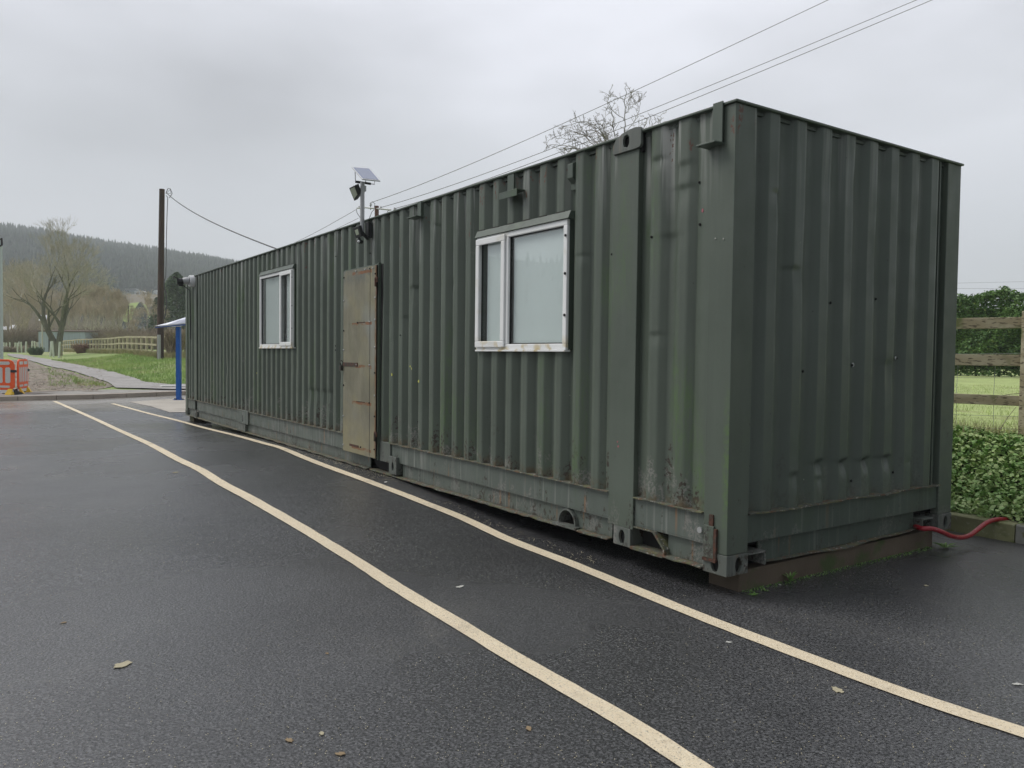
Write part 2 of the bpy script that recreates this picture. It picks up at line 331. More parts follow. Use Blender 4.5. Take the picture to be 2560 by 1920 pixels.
a = Mat('creosoted_pole', (.055, .036, .030), .8); a.vary(9, .3, st=(1, 1, .1)); a.mix(a.ramp(a.noise(2.5, 3, st=(1, 1, .3)), .5, .7), (.095, .055, .042)); M_pole = a.done()
a = Mat('creosoted_pole_red', (.12, .045, .035), .8); a.vary(9, .3, st=(1, 1, .1)); M_pole2 = a.done()
M_wire = Mat('wire', (.10, .10, .105), .6, .5).m
M_lwire = Mat('weathered_wire', (.20, .20, .21), .7, .2).m
M_galv = Mat('galvanised', (.42, .43, .43), .45, .4).m
M_pale = Mat('pale_painted_pole', (.52, .60, .57), .5).m
M_cell = None
a = Mat('solar_cells', (.20, .24, .36), .2, 0, .8); M_cell = a.done()
M_alu = Mat('aluminium_frame', (.72, .73, .74), .35, .5).m
M_lens = Mat('lamp_lens', (.42, .46, .38), .15, 0, .8).m
a = Mat('lamp_lens_ribbed', (.40, .46, .34), .2, 0, .7); M_lens = a.done()
M_white = Mat('white_plastic', (.78, .79, .80), .4).m
M_blue = Mat('blue_powder_coat', (.008, .11, .42), .35).m
M_bluef = Mat('blue_fascia', (.07, .12, .32), .4).m
M_poly = Mat('polycarbonate_roof', (.72, .75, .86), .3).m
a = Mat('orange_plastic', (.88, .115, .018), .5); a.vary(6, .06); M_orange = a.done()
a = Mat('reflective_sheet', (.60, .60, .57), .5); a.vary(60, .12); M_refl = a.done()
M_yel = Mat('yellow_plastic', (.80, .52, .02), .5).m
a = Mat('red_hose', (.30, .012, .022), .33, 0, .6); a.vary(9, .15); a.mix(a.ramp(a.noise(60, 3), .62, .7), (.35, .18, .16)); M_hose = a.done()
a = Mat('shed_sheet', (.46, .53, .57), .5, .2); a.vary(9, .12, st=(1, 1, .05)); M_shed = a.done()
M_shedr = Mat('shed_roof_edge', (.12, .09, .07), .7).m
M_guard = Mat('tree_guard_plastic', (.62, .66, .56), .6).m
M_leafb = Mat('dead_leaf', (.26, .19, .11), .8).m
M_leafp = Mat('pale_leaf', (.42, .38, .26), .8).m
M_petal = Mat('pale_litter', (.50, .50, .46), .7).m
M_yelchip = Mat('yellow_paint_spot', (.55, .55, .12), .6).m
M_pink = Mat('pink_paint_spot', (.35, .12, .14), .6).m

# ------------------------------------------------------------------ terrain heights
def sst(a, b, x): x = min(1, max(0, (x-a)/(b-a))); return x*x*(3-2*x)
def carpark(x, y):
    z = -.13 + .125*sst(1.6, 4.6, y) - .095*sst(7.5, 13.0, y)
    w = 1 - .72*sst(-.5, -2.2, x)*1.0       # the hump dies away from the container
    return -.13 + (z+.13)*w + (.03*sst(2.5, 12, y))*(1-w)
S0 = Vector((CAM[0], CAM[1], 0)); d_ = ray(60, 870); DS = Vector((d_.x, d_.y, 0)).normalized(); DT = Vector((DS.y, -DS.x, 0))
def st(x, y): v = Vector((x, y, 0)) - S0; return v.dot(DS), v.dot(DT)
def kerb_y(x):
    P = [(-60, 21.0), (-9, 21.45), (-2.9, 21.97), (-.5, 22.3), (1.8, 23.45), (6, 25.6), (40, 43)]
    for (a, b), (c, d) in zip(P, P[1:]):
        if x <= c: return b + (d-b)*(x-a)/(c-a)
    return P[-1][1]
def terrain(x, y):
    s, t = st(x, y)
    base = -.02 + .40*sst(24, 44, s) + .28*sst(44, 64, s) + .35*sst(64, 100, s) + .006*max(0, s-100)
    bank = sst(1.5, 8, t)*sst(28, 46, s)*.42 + .12*sst(3, 6, t)*sst(26, 34, s)
    mu = .035*(mnoise.noise(Vector((x*.9, y*.9, 0)))) * sst(25, 30, s)
    return base + bank + mu
def hit(px, py, f=None, z0=0):
    d = ray(px, py); o = Vector(CAM); t = 2.0
    while t < 400:
        p = o + d*t
        if p.z < (f or gz)(p.x, p.y): break
        t += .05 + t*.004
    lo, hi = t-.05-t*.005, t
    for _ in range(20):
        mid = (lo+hi)/2; p = o + d*mid
        if p.z < (f or gz)(p.x, p.y): hi = mid
        else: lo = mid
    return o + d*hi
def gz(x, y): return carpark(x, y) if y < kerb_y(x) else max(terrain(x, y), -.005)

# ground sheets --------------------------------------------------------------
def grid(name, xs, ys, f, mat, keep=None, **k):
    V = []; idx = {}; F = []
    for i, x in enumerate(xs):
        for j, y in enumerate(ys): V.append((x, y, f(x, y)))
    m = len(ys)
    for i in range(len(xs)-1):
        for j in range(m-1):
            if keep and not keep((xs[i]+xs[i+1])/2, (ys[j]+ys[j+1])/2): continue
            F.append((i*m+j, (i+1)*m+j, (i+1)*m+j+1, i*m+j+1))
    return np_mesh(name, V, F, mat, smooth=True, **k)
def lin(a, b, n): return [a + (b-a)*i/(n-1) for i in range(n)]
KX = 3.0     # x of the right-hand kerb face
xs = lin(-60, -8, 14) + lin(-7, KX+.02, 42); ys = lin(-40, -4, 10) + lin(-3.5, 26, 100)
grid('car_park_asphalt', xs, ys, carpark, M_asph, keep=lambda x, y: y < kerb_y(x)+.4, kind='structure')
# wide ground out to the horizon, below the sheets
def wide(x, y):
    s, t = st(x, y)
    r = math.hypot(x, y)
    z = terrain(x, y) - .03 if s > 22 and y > 15 else -.25
    return z if r < 150 else z + (r-150)*.0
def hillprof(az):
    # skyline elevation (tan) by direction, az measured right of the ray through px=0, in degrees
    P = [(-180, .05), (-150, .05), (-100, .09), (-60, .12), (-30, .14), (-8, .138), (0, .134), (2.1, .132), (4.2, .127), (6.5, .123), (8.8, .120), (11.3, .116), (13.7, .110), (18, .088), (24, .05), (32, .02), (40, .012), (90, .01), (140, .03), (180, .05)]
    for (a, b), (c, d) in zip(P, P[1:]):
        if az <= c: return b + (d-b)*(az-a)/(c-a)
    return .05
d0 = ray(0, 900); AZ0 = math.atan2(d0.y, d0.x)
def hill_h(x, y):
    v = Vector((x-CAM[0], y-CAM[1])); r = v.length
    az = math.degrees(AZ0 - math.atan2(v.y, v.x)); az = (az+180) % 360 - 180
    top = hillprof(az)*950 - 12
    h = 2 + (top-2)*(sst(230, 1000, r)*.85 + .15*max(0, min(1, (r-230)/770)))
    h += 5*mnoise.noise(Vector((x*.008, y*.008, 0)))*sst(250, 500, r)
    return h if r > 150 else -.3
V = []; F = []; na = 220; rs = [0, 30, 60, 90, 120, 150, 200, 260, 330, 400, 480, 560, 640, 720, 800, 880, 950, 1000, 1060, 1120]
def wide_z(x, y, r):
    s, t = st(x, y)
    z1 = -.30
    if s > 30: z1 = terrain(x, y) - .12
    if r <= 150: return z1
    h = hill_h(x, y); k = sst(150, 260, r)
    return z1*(1-k) + h*k
for i in range(na):
    w = 2*math.pi*i/na
    for r in rs:
        x, y = CAM[0]+math.cos(w)*r, CAM[1]+math.sin(w)*r; V.append((x, y, wide_z(x, y, r)))
m = len(rs)
for i in range(na):
    j = (i+1) % na
    for k in range(m-1): F.append((i*m+k, i*m+k+1, j*m+k+1, j*m+k))
np_mesh('hills', V, F, M_hill, smooth=True, kind='structure')

# left-hand verge, beyond the kerb
def patch(name, pxs, mat, lift, parent=None, f=terrain, step=.0, **k):
    pts = [hit(px, py) for px, py in pxs]
    import bmesh
    bm = bmesh.new(); bm.faces.new([bm.verts.new((p.x, p.y, 0)) for p in pts])
    bmesh.ops.triangulate(bm, faces=bm.faces)
    L_ = max(e.calc_length() for e in bm.edges)
    for it in range(7):
        es = [e for e in bm.edges if e.calc_length() > 1.2]
        if not es: break
        bmesh.ops.subdivide_edges(bm, edges=es, cuts=1, use_grid_fill=False); bmesh.ops.triangulate(bm, faces=bm.faces)
    for v in bm.verts: v.co.z = f(v.co.x, v.co.y) + lift
    bmesh.ops.recalc_face_normals(bm, faces=bm.faces)
    me = bpy.data.meshes.new(name); bm.to_mesh(me); bm.free(); me.materials.append(mat)
    me.polygons.foreach_set('use_smooth', [True]*len(me.polygons))
    o = bpy.data.objects.new(name, me); col.objects.link(o)
    for p in me.polygons: pass
    return tag(o, **k)
V = []; F = []
ss = lin(18, 40, 45)+lin(41, 160, 90); ts = lin(-14, 34, 97)
idx = {}
for i, s in enumerate(ss):
    for j, t in enumerate(ts):
        p = S0 + DS*s + DT*t; V.append((p.x, p.y, max(terrain(p.x, p.y), -.02) ))
m = len(ts)
for i in range(len(ss)-1):
    for j in range(m-1):
        c = [V[i*m+j], V[(i+1)*m+j], V[(i+1)*m+j+1], V[i*m+j+1]]
        if min(q[1]-kerb_y(q[0]) for q in c) > .15 : F.append((i*m+j, (i+1)*m+j, (i+1)*m+j+1, i*m+j+1))
np_mesh('verge_grass', V, F, M_grass, smooth=True, kind='structure')
# pavement strip behind the kerb
def kerb_strip(off0, off1, z, name, mat, x0=-40, x1=14, n=40, dz=0):
    V = []; F = []
    for i in range(n):
        x = x0 + (x1-x0)*i/(n-1)
        for o_ in (off0, off1): V.append((x, kerb_y(x)+o_, z + dz*(o_-off0)))
    for i in range(n-1): F.append((i*2, i*2+2, i*2+3, i*2+1))
    return np_mesh(name, V, F, mat, kind='structure')
kerb_strip(.10, 3.0, .022, 'pavement', M_conc, dz=.004)
b = MB(); xx = lin(-40, 14, 60)
for x0, x1 in zip(xx, xx[1:]):
    x1 = x1-.012; z0 = -.2; y0, y1 = kerb_y(x0), kerb_y(x1); zt = .032
    b.add([(x0,y0,z0),(x1,y1,z0),(x1,y1+.14,z0),(x0,y0+.14,z0),(x0,y0,zt-.01),(x1,y1,zt-.01),(x1,y1+.14,zt),(x0,y0+.14,zt)], [(0,3,2,1),(4,5,6,7),(0,1,5,4),(1,2,6,5),(2,3,7,6),(3,0,4,7)])
b.build('kerb', M_kerb, kind='structure')
patch('muddy_ground', [(-30, 905), (66, 898), (80, 905), (110, 917), (150, 925), (200, 938), (240, 950), (265, 957), (285, 966), (240, 975), (120, 980), (-30, 984)], M_mud, .02, kind='structure')
patch('gravel_path', [(18, 885), (45, 886), (70, 890), (130, 901), (200, 914), (270, 930), (330, 945), (362, 957), (430, 964), (560, 958), (560, 972), (430, 976), (290, 972), (270, 958), (230, 944), (170, 927), (110, 914), (70, 901), (20, 890)], M_path, .045, kind='structure')
# concrete apron by the shelter, pale strip along the kerb
def flat_patch(name, pxs, mat, lift): return patch(name, pxs, mat, lift, f=carpark, kind='structure')
flat_patch('concrete_apron', [(322, 1005), (462, 995), (520, 990), (520, 1030), (462, 1031), (423, 1031), (380, 1017)], M_apron, .006)

# painted lines ---------------------------------------------------------------
k_ = 2560/2212
def stripe(name, pts, w, x_off=0):
    P = [hit(px*k_, py*k_, carpark) for px, py in pts]
    Q = []
    for i in range(len(P)-1):       # smooth (Catmull-Rom) and resample
        p0, p1, p2, p3 = P[max(i-1, 0)], P[i], P[i+1], P[min(i+2, len(P)-1)]
        n = max(3, int((p2-p1).length/.12))
        for j in range(n):
            t = j/n; Q.append(.5*((2*p1) + (p2-p0)*t + (2*p0-5*p1+4*p2-p3)*t*t + (3*p1-p0-3*p2+p3)*t**3))
    Q.append(P[-1])
    rr = random.Random(3)
    V = []; F = []
    for i, q in enumerate(Q):
        t = (Q[min(i+1, len(Q)-1)] - Q[max(i-1, 0)]); t.z = 0; t.normalize(); nrm = Vector((t.y, -t.x, 0))
        for sgn in (-1, -.33, .33, 1):
            jt = rr.uniform(-.0025, .0025) if abs(sgn) == 1 else 0
            v = q + nrm*(sgn*w/2 + jt); V.append((v.x, v.y, carpark(v.x, v.y)+.005))
    for i in range(len(Q)-1):
        for j in range(3): F.append((i*4+j, i*4+j+1, i*4+4+j+1, i*4+4+j))
    return np_mesh(name, V, F, M_line, kind='structure')
stripe('road_marking_outer', [(118, 867), (215, 910), (300, 949), (380, 990), (432, 1015), (480, 1045), (560, 1088), (650, 1140), (760, 1207), (870, 1278), (990, 1349), (1106, 1419), (1256, 1505), (1325, 1545), (1406, 1594), (1498, 1656), (1616, 1732)], .10)
stripe('road_marking_inner', [(243, 872), (320, 893), (400, 913), (480, 934), (560, 955), (610, 969), (660, 990), (720, 1013), (800, 1042), (900, 1080), (1000, 1120), (1106, 1169), (1210, 1209), (1321, 1254), (1430, 1299), (1536, 1342), (1711, 1409), (1906, 1482), (2056, 1534), (2212, 1584), (2330, 1622)], .10)

# ------------------------------------------------------------------ container
W, LN, H = 2.5, 13.72, 2.70
C = empty('shipping_container', (0, 0, 0), label='long dark green corrugated steel container converted to a cabin, rusty along its bottom rail', cat='container')
rnd = random.Random(5)
def wall_grid(name, us, prof, zs, place, mat, dents, holes):
    V = []; F = []
    for u in us:
        for z in zs:
            d = prof(u)
            for (du, dz, su, sz, amp, sharp) in dents:
                g = math.exp(-((u-du)/su)**2)
                if sharp:   # a crease : sharp lip above, soft tail below
                    q = (z-dz)/sz
                    g *= math.exp(-(q*q)*(30 if q > 0 else 1))
                else: g *= math.exp(-((z-dz)/sz)**2)
                d += amp*g
            d += .0022*mnoise.noise(Vector((u*3.1, z*1.3, 7)))
            V.append(place(u, z, d))
    m = len(zs)
    for i in range(len(us)-1):
        for j in range(m-1):
            uc, zc = (us[i]+us[i+1])/2, (zs[j]+zs[j+1])/2
            if any(a < uc < b and c < zc < d for a, b, c, d in holes): continue
            F.append((i*m+j, (i+1)*m+j, (i+1)*m+j+1, i*m+j+1))
    return np_mesh(name, V, F, mat, parent=C)
def corr(centers, hw, sl, lo, hi, deep, proud):
    pts = []
    for c in centers: pts += [c-hw-sl, c-hw, c-hw*.33, c+hw*.33, c+hw, c+hw+sl]
    us = sorted(set([lo, hi] + [p for p in pts if lo < p < hi]))
    def prof(u):
        for c in centers:
            d = abs(u-c)
            if d <= hw+1e-6: return proud
            if d < hw+sl: return proud + (deep-proud)*(d-hw)/sl
        return deep
    return us, prof
# side wall
SP = .2158; cen = [1.17+SP*k for k in range(0, 54) if 1.17+SP*k < 12.70]
us, prof = corr(cen, .046, .015, 1.03, 12.80, .053, .002)
u_near, prof_n = corr([.39, .62], .050, .022, .17, .785, .036, .003)
u_far, prof_f = corr([13.2, 13.42], .046, .018, 13.0, 13.56, .048, .003)
holes = [(1.52, 2.71, 1.33, 2.225), (7.39, 8.79, 1.36, 2.36), (4.70, 5.53, .36, 2.17)]
for a_, b_, _, _ in holes: us += [a_, b_]
us = sorted(set(us)); prof0, profn0 = prof, prof_n
prof = lambda u: min(prof0(u), .018) if u < 1.09 else prof0(u)
prof_n = lambda u: min(profn0(u), .018) if u < .285 else profn0(u)
u_near = sorted(set(u_near + [.284, .300])); us = sorted(set(us + [1.075]))
zs = sorted(set(lin(.335, 2.697, 180) + [1.33, 2.225, 1.36, 2.36, .36, 2.17]))
dents = []
for _ in range(60):
    dents.append((rnd.uniform(1.1, 12.6), rnd.uniform(.4, 2.5), rnd.uniform(.03, .07), rnd.uniform(.04, .14), rnd.uniform(.002, .007)*rnd.choice((1, 1, -.5)), rnd.random() < .5))
for yy_ in (6.1, 6.3, 6.55, 6.75): dents.append((yy_, .78, .06, .18, .02, True))
dents += [(3.93, 1.9, .05, .12, .018, True), (4.1, 1.62, .05, .1, .016, True), (4.35, 1.1, .05, .5, .012, False)]
wall_grid('side_wall', us, prof, zs, lambda u, z, d: (d, u, z), M_wall, dents, holes)
dn = [(.40, 2.42, .05, .10, .012, True), (.40, 2.28, .06, .1, .014, True), (.5, 2.0, .07, .12, .012, True), (.62, 2.5, .05, .06, .012, True), (.62, 1.4, .04, .06, .012, True)]
wall_grid('side_wall', u_near, prof_n, zs, lambda u, z, d: (d, u, z), M_wall, dn, [])
wall_grid('side_wall', u_far, prof_f, zs, lambda u, z, d: (d, u, z), M_wall, [], [])
MB().box((.0, 12.80, .34), (.05, 13.0, 2.69)).build('post', M_post, C, bevel=.004)
# end wall
cen_e = [.345+.2562*k for k in range(8)]
ue, prof_e = corr(cen_e, .050, .028, .182, 2.212, .044, .003)
de = [(u, z, .050, .065, .042, True) for u, z in ((.877, .60), (1.137, .59), (1.389, .585), (1.64, .585))]
de += [(.622, .54, .05, .07, .016, True), (1.915, .55, .04, .03, .006, True), (.88, .50, .05, .05, .010, True), (.57, 1.80, .06, .10, .012, True), (1.13, 2.2, .07, .4, .008, False), (1.4, 1.9, .08, .3, .008, False), (1.95, 1.95, .06, .3, .010, False), (.39, 2.24, .05, .08, .01, True), (1.62, 1.22, .05, .20, .014, True), (1.8, 1.4, .08, .3, .006, False)]
for _ in range(14): de.append((rnd.uniform(.3, 2.1), rnd.uniform(.5, 2.5), rnd.uniform(.05, .12), rnd.uniform(.08, .3), rnd.uniform(.003, .007), False))
uf = []
for a_, b_ in zip(ue, ue[1:]):
    n = 2 if b_-a_ > .03 else 1
    uf += [a_+(b_-a_)*i/n for i in range(n)]
uf.append(ue[-1])
wall_grid('end_wall', uf, prof_e, zs, lambda u, z, d: (u, d, z), M_end, de, [])
# recessed channel between the end wall and the far post
MB().box((2.212, .045, .33), (2.33, .07, 2.69)).box((2.212, .003, .33), (2.222, .045, 2.69)).build('end_channel', M_end, C)
# hidden back side and far end, roof, floor
b = MB(); ub, pb = corr([.3+SP*k for k in range(62)], .044, .024, .17, 13.55, .04, .003)
for i in range(len(ub)-1):
    b.add([(W-pb(ub[i]), ub[i], .3), (W-pb(ub[i+1]), ub[i+1], .3), (W-pb(ub[i+1]), ub[i+1], 2.69), (W-pb(ub[i]), ub[i], 2.69)], [(0, 1, 2, 3)])
b.build('rear_wall', M_wall, C)
MB().box((.16, LN-.05, .1), (W-.16, LN-.01, 2.69)).build('end_wall', M_end, C)
MB().box((.03, .03, 2.672), (W-.03, LN-.03, 2.690)).build('roof', M_end, C)
MB().box((.06, .08, .13), (W-.06, LN-.06, .17)).build('floor', M_dark, C)
# roof-edge rails
for nm, a_, b_ in (('top_rail', (-.014, -.014, 2.6985), (.06, LN+.014, 2.714)), ('top_rail', (W-.06, -.014, 2.6985), (W+.014, LN+.014, 2.714)), ('top_rail', (.0605, -.014, 2.6985), (W-.0605, .06, 2.714))):
    MB().box(a_, b_).build(nm, M_brk, C, bevel=.004)
# corner posts (side face .17, end face .185)
MB().prism([(0, 0), (.182, 0), (.182, .012), (.012, .012), (.012, .168), (.05, .168), (.05, .18), (0, .18)], 2, .12, 2.698).build('corner_post', M_post, C, bevel=.004)
MB().prism([(W, 0), (W, .18), (W-.02, .18), (W-.02, .02), (2.335, .02), (2.335, .06), (2.318, .06), (2.318, 0)], 2, .12, 2.698).build('corner_post', M_post, C, bevel=.004)
MB().prism([(0, LN), (0, LN-.16), (.03, LN-.16), (.03, LN-.03), (.18, LN-.03), (.18, LN)], 2, .12, 2.698).build('corner_post', M_post, C, bevel=.004)
MB().prism([(W, LN), (W, LN-.16), (W-.03, LN-.16), (W-.03, LN-.03), (W-.18, LN-.03), (W-.18, LN)], 2, .12, 2.698).build('corner_post', M_post, C, bevel=.004)
# inset post at the 40 ft position
MB().prism([(-.004, .78), (-.004, 1.025), (.05, 1.025), (.05, 1.012), (.008, 1.012), (.008, .792), (.05, .792), (.05, .78)], 2, .125, 2.6005).build('post', M_post, C, bevel=.004)
# castings
def casting(y0, y1, x0, x1, z0, z1, holes_):
    # box with slotted holes: plates round a dark core
    b = MB()
    if 'side' in holes_: b.plate(rect_loop(y0, y1, z0, z1), oval((y0+y1)/2, (z0+z1)/2-.003, .028, .047), 0, x0, x0+.022)
    else: b.box((x0, y0, z0), (x0+.022, y1, z1))
    if 'end' in holes_: b.plate(rect_loop(x0+.022, x1, z0, z1), oval((x0+x1)/2+.01, (z0+z1)/2-.003, .028, .047), 1, y0, y0+.022)
    else: b.box((x0+.022, y0, z0), (x1, y0+.022, z1))
    o = b.build('corner_casting', M_steel, C, bevel=.003)
    MB().box((x0+.023, y0+.023, z0+.004), (x1-.004, y1-.004, z1-.004)).build('casting_core', M_dark, o)
    return o
casting(-.005, .175, -.005, .182, -.002, .118, ('side', 'end'))
casting(-.005, .175, 2.318, W+.005, -.002, .118, ('end',))
casting(LN-.165, LN+.005, -.005, .175, 0, .118, ('side',))
casting(LN-.165, LN+.005, W-.175, W+.005, 0, .118, ())
casting(.80, .965, -.006, .15, .002, .125, ('side',))
casting(12.80, 12.97, -.006, .15, .002, .125, ('side',))
# top casting on the inset post, a hump above the roof line
b = MB(); outer = [(1.014, 2.600), (1.014, 2.655), (.985, 2.695), (.93, 2.722), (.86, 2.735), (.80, 2.738), (.755, 2.730), (.745, 2.715), (.745, 2.620), (.758, 2.604), (.80, 2.600), (.86, 2.600), (.94, 2.600)]
n_ = len(outer); inner = []
for i, (u, v) in enumerate(outer):
    a_ = math.atan2(v-2.665, u-.885); inner.append((.885+.030*math.cos(a_), 2.665+.045*math.sin(a_)))
b.plate(outer, inner, 0, -.022, .0)
o = b.build('corner_casting', M_steel, C, bevel=.003)
MB().box((.006, .76, 2.58), (.14, 1.01, 2.722)).build('casting_core', M_dark, o)
# bottom rail : three runs, upper band, set back lower band, ledge and flange
def rail(y0, y1, lower=None, nm='bottom_rail'):
    b = MB(); b.box((.012, y0, .160), (.045, y1, .334)); b.box((.012, y0, .153), (.034, y1, .1595))
    o = b.build(nm, M_rail, C, bevel=.003)
    # top ledge with a wavy edge
    n = max(3, int((y1-y0)/.06)); b = MB(); rr = random.Random(int(y0*100))
    V = []; F = []
    for i in range(n+1):
        y = y0 + (y1-y0)*i/n; e_ = -.014 + rr.uniform(-.004, .004); dz = rr.uniform(-.003, .003)
        V += [(e_, y, .337+dz), (.05, y, .338), (.05, y, .346), (e_, y, .343+dz)]
    for i in range(n):
        for j in range(4): F.append((i*4+j, i*4+(j+1) % 4, (i+1)*4+(j+1) % 4, (i+1)*4+j))
    b.add(V, F); b.build('ledge', M_flange, o)
    for q in (lower or [(y0, y1)]):
        l_ = MB(); l_.box((.040, q[0], .022), (.052, q[1], .16)); l_.build('lower_web', M_rail, o)
        n = max(3, int((q[1]-q[0])/.08)); V = []; F = []; l_ = MB()
        for i in range(n+1):
            y = q[0] + (q[1]-q[0])*i/n; e_ = -.012 + rr.uniform(-.008, .006); dz = rr.uniform(-.006, .004)
            V += [(e_, y, .008+dz), (.06, y, .012), (.06, y, .021), (e_, y, .016+dz)]
        for i in range(n):
            for j in range(4): F.append((i*4+j, i*4+(j+1) % 4, (i+1)*4+(j+1) % 4, (i+1)*4+j))
        l_.add(V, F); l_.build('flange', M_flange, o)
    return o
rail(.182, .778, lower=[(.182, .50)])
r1 = rail(1.026, 4.40, lower=[(1.026, 1.385), (1.60, 4.20)])
r2 = rail(4.655, 12.798, lower=[(4.98, 12.798)])
rail(12.98, 13.55)
# gooseneck opening beside the casting
b = MB(); b.prism([(.50, .02), (.50, .05), (.585, .135), (.60, .150), (.575, .150), (.488, .055), (.488, .02)], 0, -.008, .15)
b.box((-.012, .50, .0), (.1, .795, .018)); b.box((.0, .58, .142), (.09, .795, .152)); b.build('gooseneck_lip', M_flange, C)
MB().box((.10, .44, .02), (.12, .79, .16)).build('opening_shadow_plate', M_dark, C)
# half-round drain hole
nA = 12; b = MB(); pts_o = [(1.493+.105*math.cos(math.pi*i/nA), .035+.112*math.sin(math.pi*i/nA)) for i in range(nA+1)]; pts_i = [(1.493+.092*math.cos(math.pi*i/nA), .035+.100*math.sin(math.pi*i/nA)) for i in range(nA+1)]
for i in range(nA):
    q = [pts_o[i], pts_o[i+1], pts_i[i+1], pts_i[i]]; b.prism(q, 0, .008, .12)
b.box((-.014, 1.36, .012), (.06, 1.63, .030)); b.build('drain_arch', M_steel, C)
b = MB(); b.prism([(1.385, .022), (1.385, .16)] + [(1.60, .16), (1.60, .022)] + [(p[0], p[1]) for p in pts_o if p[1] > .036], 0, .040, .052); b.build('arch_web', M_rail, C)
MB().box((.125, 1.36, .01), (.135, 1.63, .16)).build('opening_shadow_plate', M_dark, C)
# middle (20 ft) lifting point by the door
b = MB(); b.plate(rect_loop(4.232, 4.40, .035, .215), oval(4.316, .112, .024, .044), 0, -.020, -.002); b.box((-.002, 4.232, .035), (.10, 4.245, .215)); b.box((-.002, 4.387, .035), (.10, 4.40, .215)); b.build('lifting_eye', M_steel, C, bevel=.004)
MB().box((.02, 4.25, .04), (.03, 4.385, .21)).build('casting_core', M_dark, C)
MB().box((-.006, 4.402, .135), (.04, 4.655, .342)).build('repair_plate', M_steel, C, bevel=.004)
MB().prism([(4.41, .03), (4.41, .135), (4.97, .135), (4.86, .045), (4.78, .03)], 0, .06, .075).build('recess_plate', M_dark, C)
b = MB(); b.box((-.01, 4.2, .006), (.08, 4.9, .02)); b.build('flange', M_flange, C)
# the pad towards the far end
MB().box((-.012, 9.42, .140), (.03, 9.98, .352)).build('patch_plate', M_rail, C, bevel=.004)
MB().box((.0, 9.60, .02), (.04, 10.05, .139)).build('patch_plate', M_steel, C, bevel=.004)
MB().box((-.016, 9.70, .17), (-.011, 9.71, .27)).build('slot', M_dark, C)
# near bottom corner details : rusty locking strip
MB().box((-.014, .09, .085), (-.001, .165, .275)).build('lock_plate', M_post, C, bevel=.003)
b = MB(); b.box((-.016, .068, .075), (-.001, .088, .262)); b.box((-.018, .07, .066), (-.006, .17, .084)); b.box((-.010, .10, .262), (.0, .13, .34)); b.build('rusty_strip', M_rust, C)
MB().tube([(-.012, .20, .235), (-.003, .20, .235)], .018, 12).build('bolt', M_galv, C)
# end rail
b = MB(); b.box((.183, .014, .168), (2.317, .04, .334)); o = b.build('end_rail', M_endrail, C, bevel=.003)
rr = random.Random(9); V = []; F = []; n = 36
for i in range(n+1):
    x = .183 + (2.33-.183)*i/n; e_ = -.016 + rr.uniform(-.006, .006) + .006*math.sin(x*11); dz = rr.uniform(-.003, .003) + .004*math.sin(x*7)
    V += [(x, e_, .336+dz), (x, .05, .338), (x, .05, .346), (x, e_, .344+dz)]
for i in range(n):
    for j in range(4): F.append((i*4+j, i*4+(j+1) % 4, (i+1)*4+(j+1) % 4, (i+1)*4+j))
MB().add(V, F).build('ledge', M_flange, o)
V = []; F = []
for i in range(n+1):
    x = .35 + (2.09-.35)*i/n; e_ = .034 + rr.uniform(-.004, .004); dz = .014*math.sin(x*3.1+1) + .006*math.sin(x*9) + rr.uniform(-.002, .002)
    V += [(x, e_, .018+dz), (x, .09, .024), (x, .09, .032), (x, e_, .023+dz)]
for i in range(n):
    for j in range(4): F.append((i*4+j, i*4+(j+1) % 4, (i+1)*4+(j+1) % 4, (i+1)*4+j))
MB().add(V, F).build('flange', M_flange, o)
MB().box((.35, .060, .025), (2.09, .075, .167)).build('lower_web', M_endrail, o)
b = MB()
for x0, x1 in ((.19, .345), (2.095, 2.25)):
    b = MB(); b.box((x0, -.002, .100), (x1, .12, .110)); b.box((x0 if x0 > 1 else x1-.012, -.004, .026), ((x0 if x0 > 1 else x1-.012)+.012, .12, .100)); b.build('fork_pocket', M_steel, o)
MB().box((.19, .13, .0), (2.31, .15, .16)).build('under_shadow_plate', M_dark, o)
# brackets
def bracket(y0, y1, z0, z1, shelf=True):
    b = MB(); b.box((-.024, y0, z0), (-.014, y1, z1)); b.box((-.014, y1-.010, z0), (.03, y1, z0+.10)); 
    if shelf: b.box((-.085, y0, z0-.010), (.03, y1+.07, z0-.0005)); 
    return b.build('bracket', M_brk, C, bevel=.002)
bracket(.078, .150, 2.49, 2.722)
b = MB(); b.box((-.008, 2.20, 2.55), (.0, 2.29, 2.70)); b.box((-.075, 2.06, 2.540), (.02, 2.31, 2.549)); b.box((-.075, 2.06, 2.495), (-.067, 2.31, 2.5395)); b.build('bracket', M_brk, C, bevel=.002)
b = MB(); b.box((-.03, 3.72, 2.57), (.0, 3.79, 2.712)); b.box((-.09, 3.71, 2.560), (.02, 3.90, 2.569)); b.build('bracket', M_brk, C, bevel=.002)
# vent cover
b = MB(); b.box((.030, 1.445, 2.455), (.036, 1.525, 2.68)); b.prism([(.0355, 2.655), (-.010, 2.635), (-.010, 2.535), (.0355, 2.495)], 1, 1.455, 1.515); b.build('vent_cover', M_brk, C, bevel=.003)
def sidex(y): return prof(y) if 1.03 < y < 12.8 else (prof_n(y) if .18 < y < .775 else -.004)
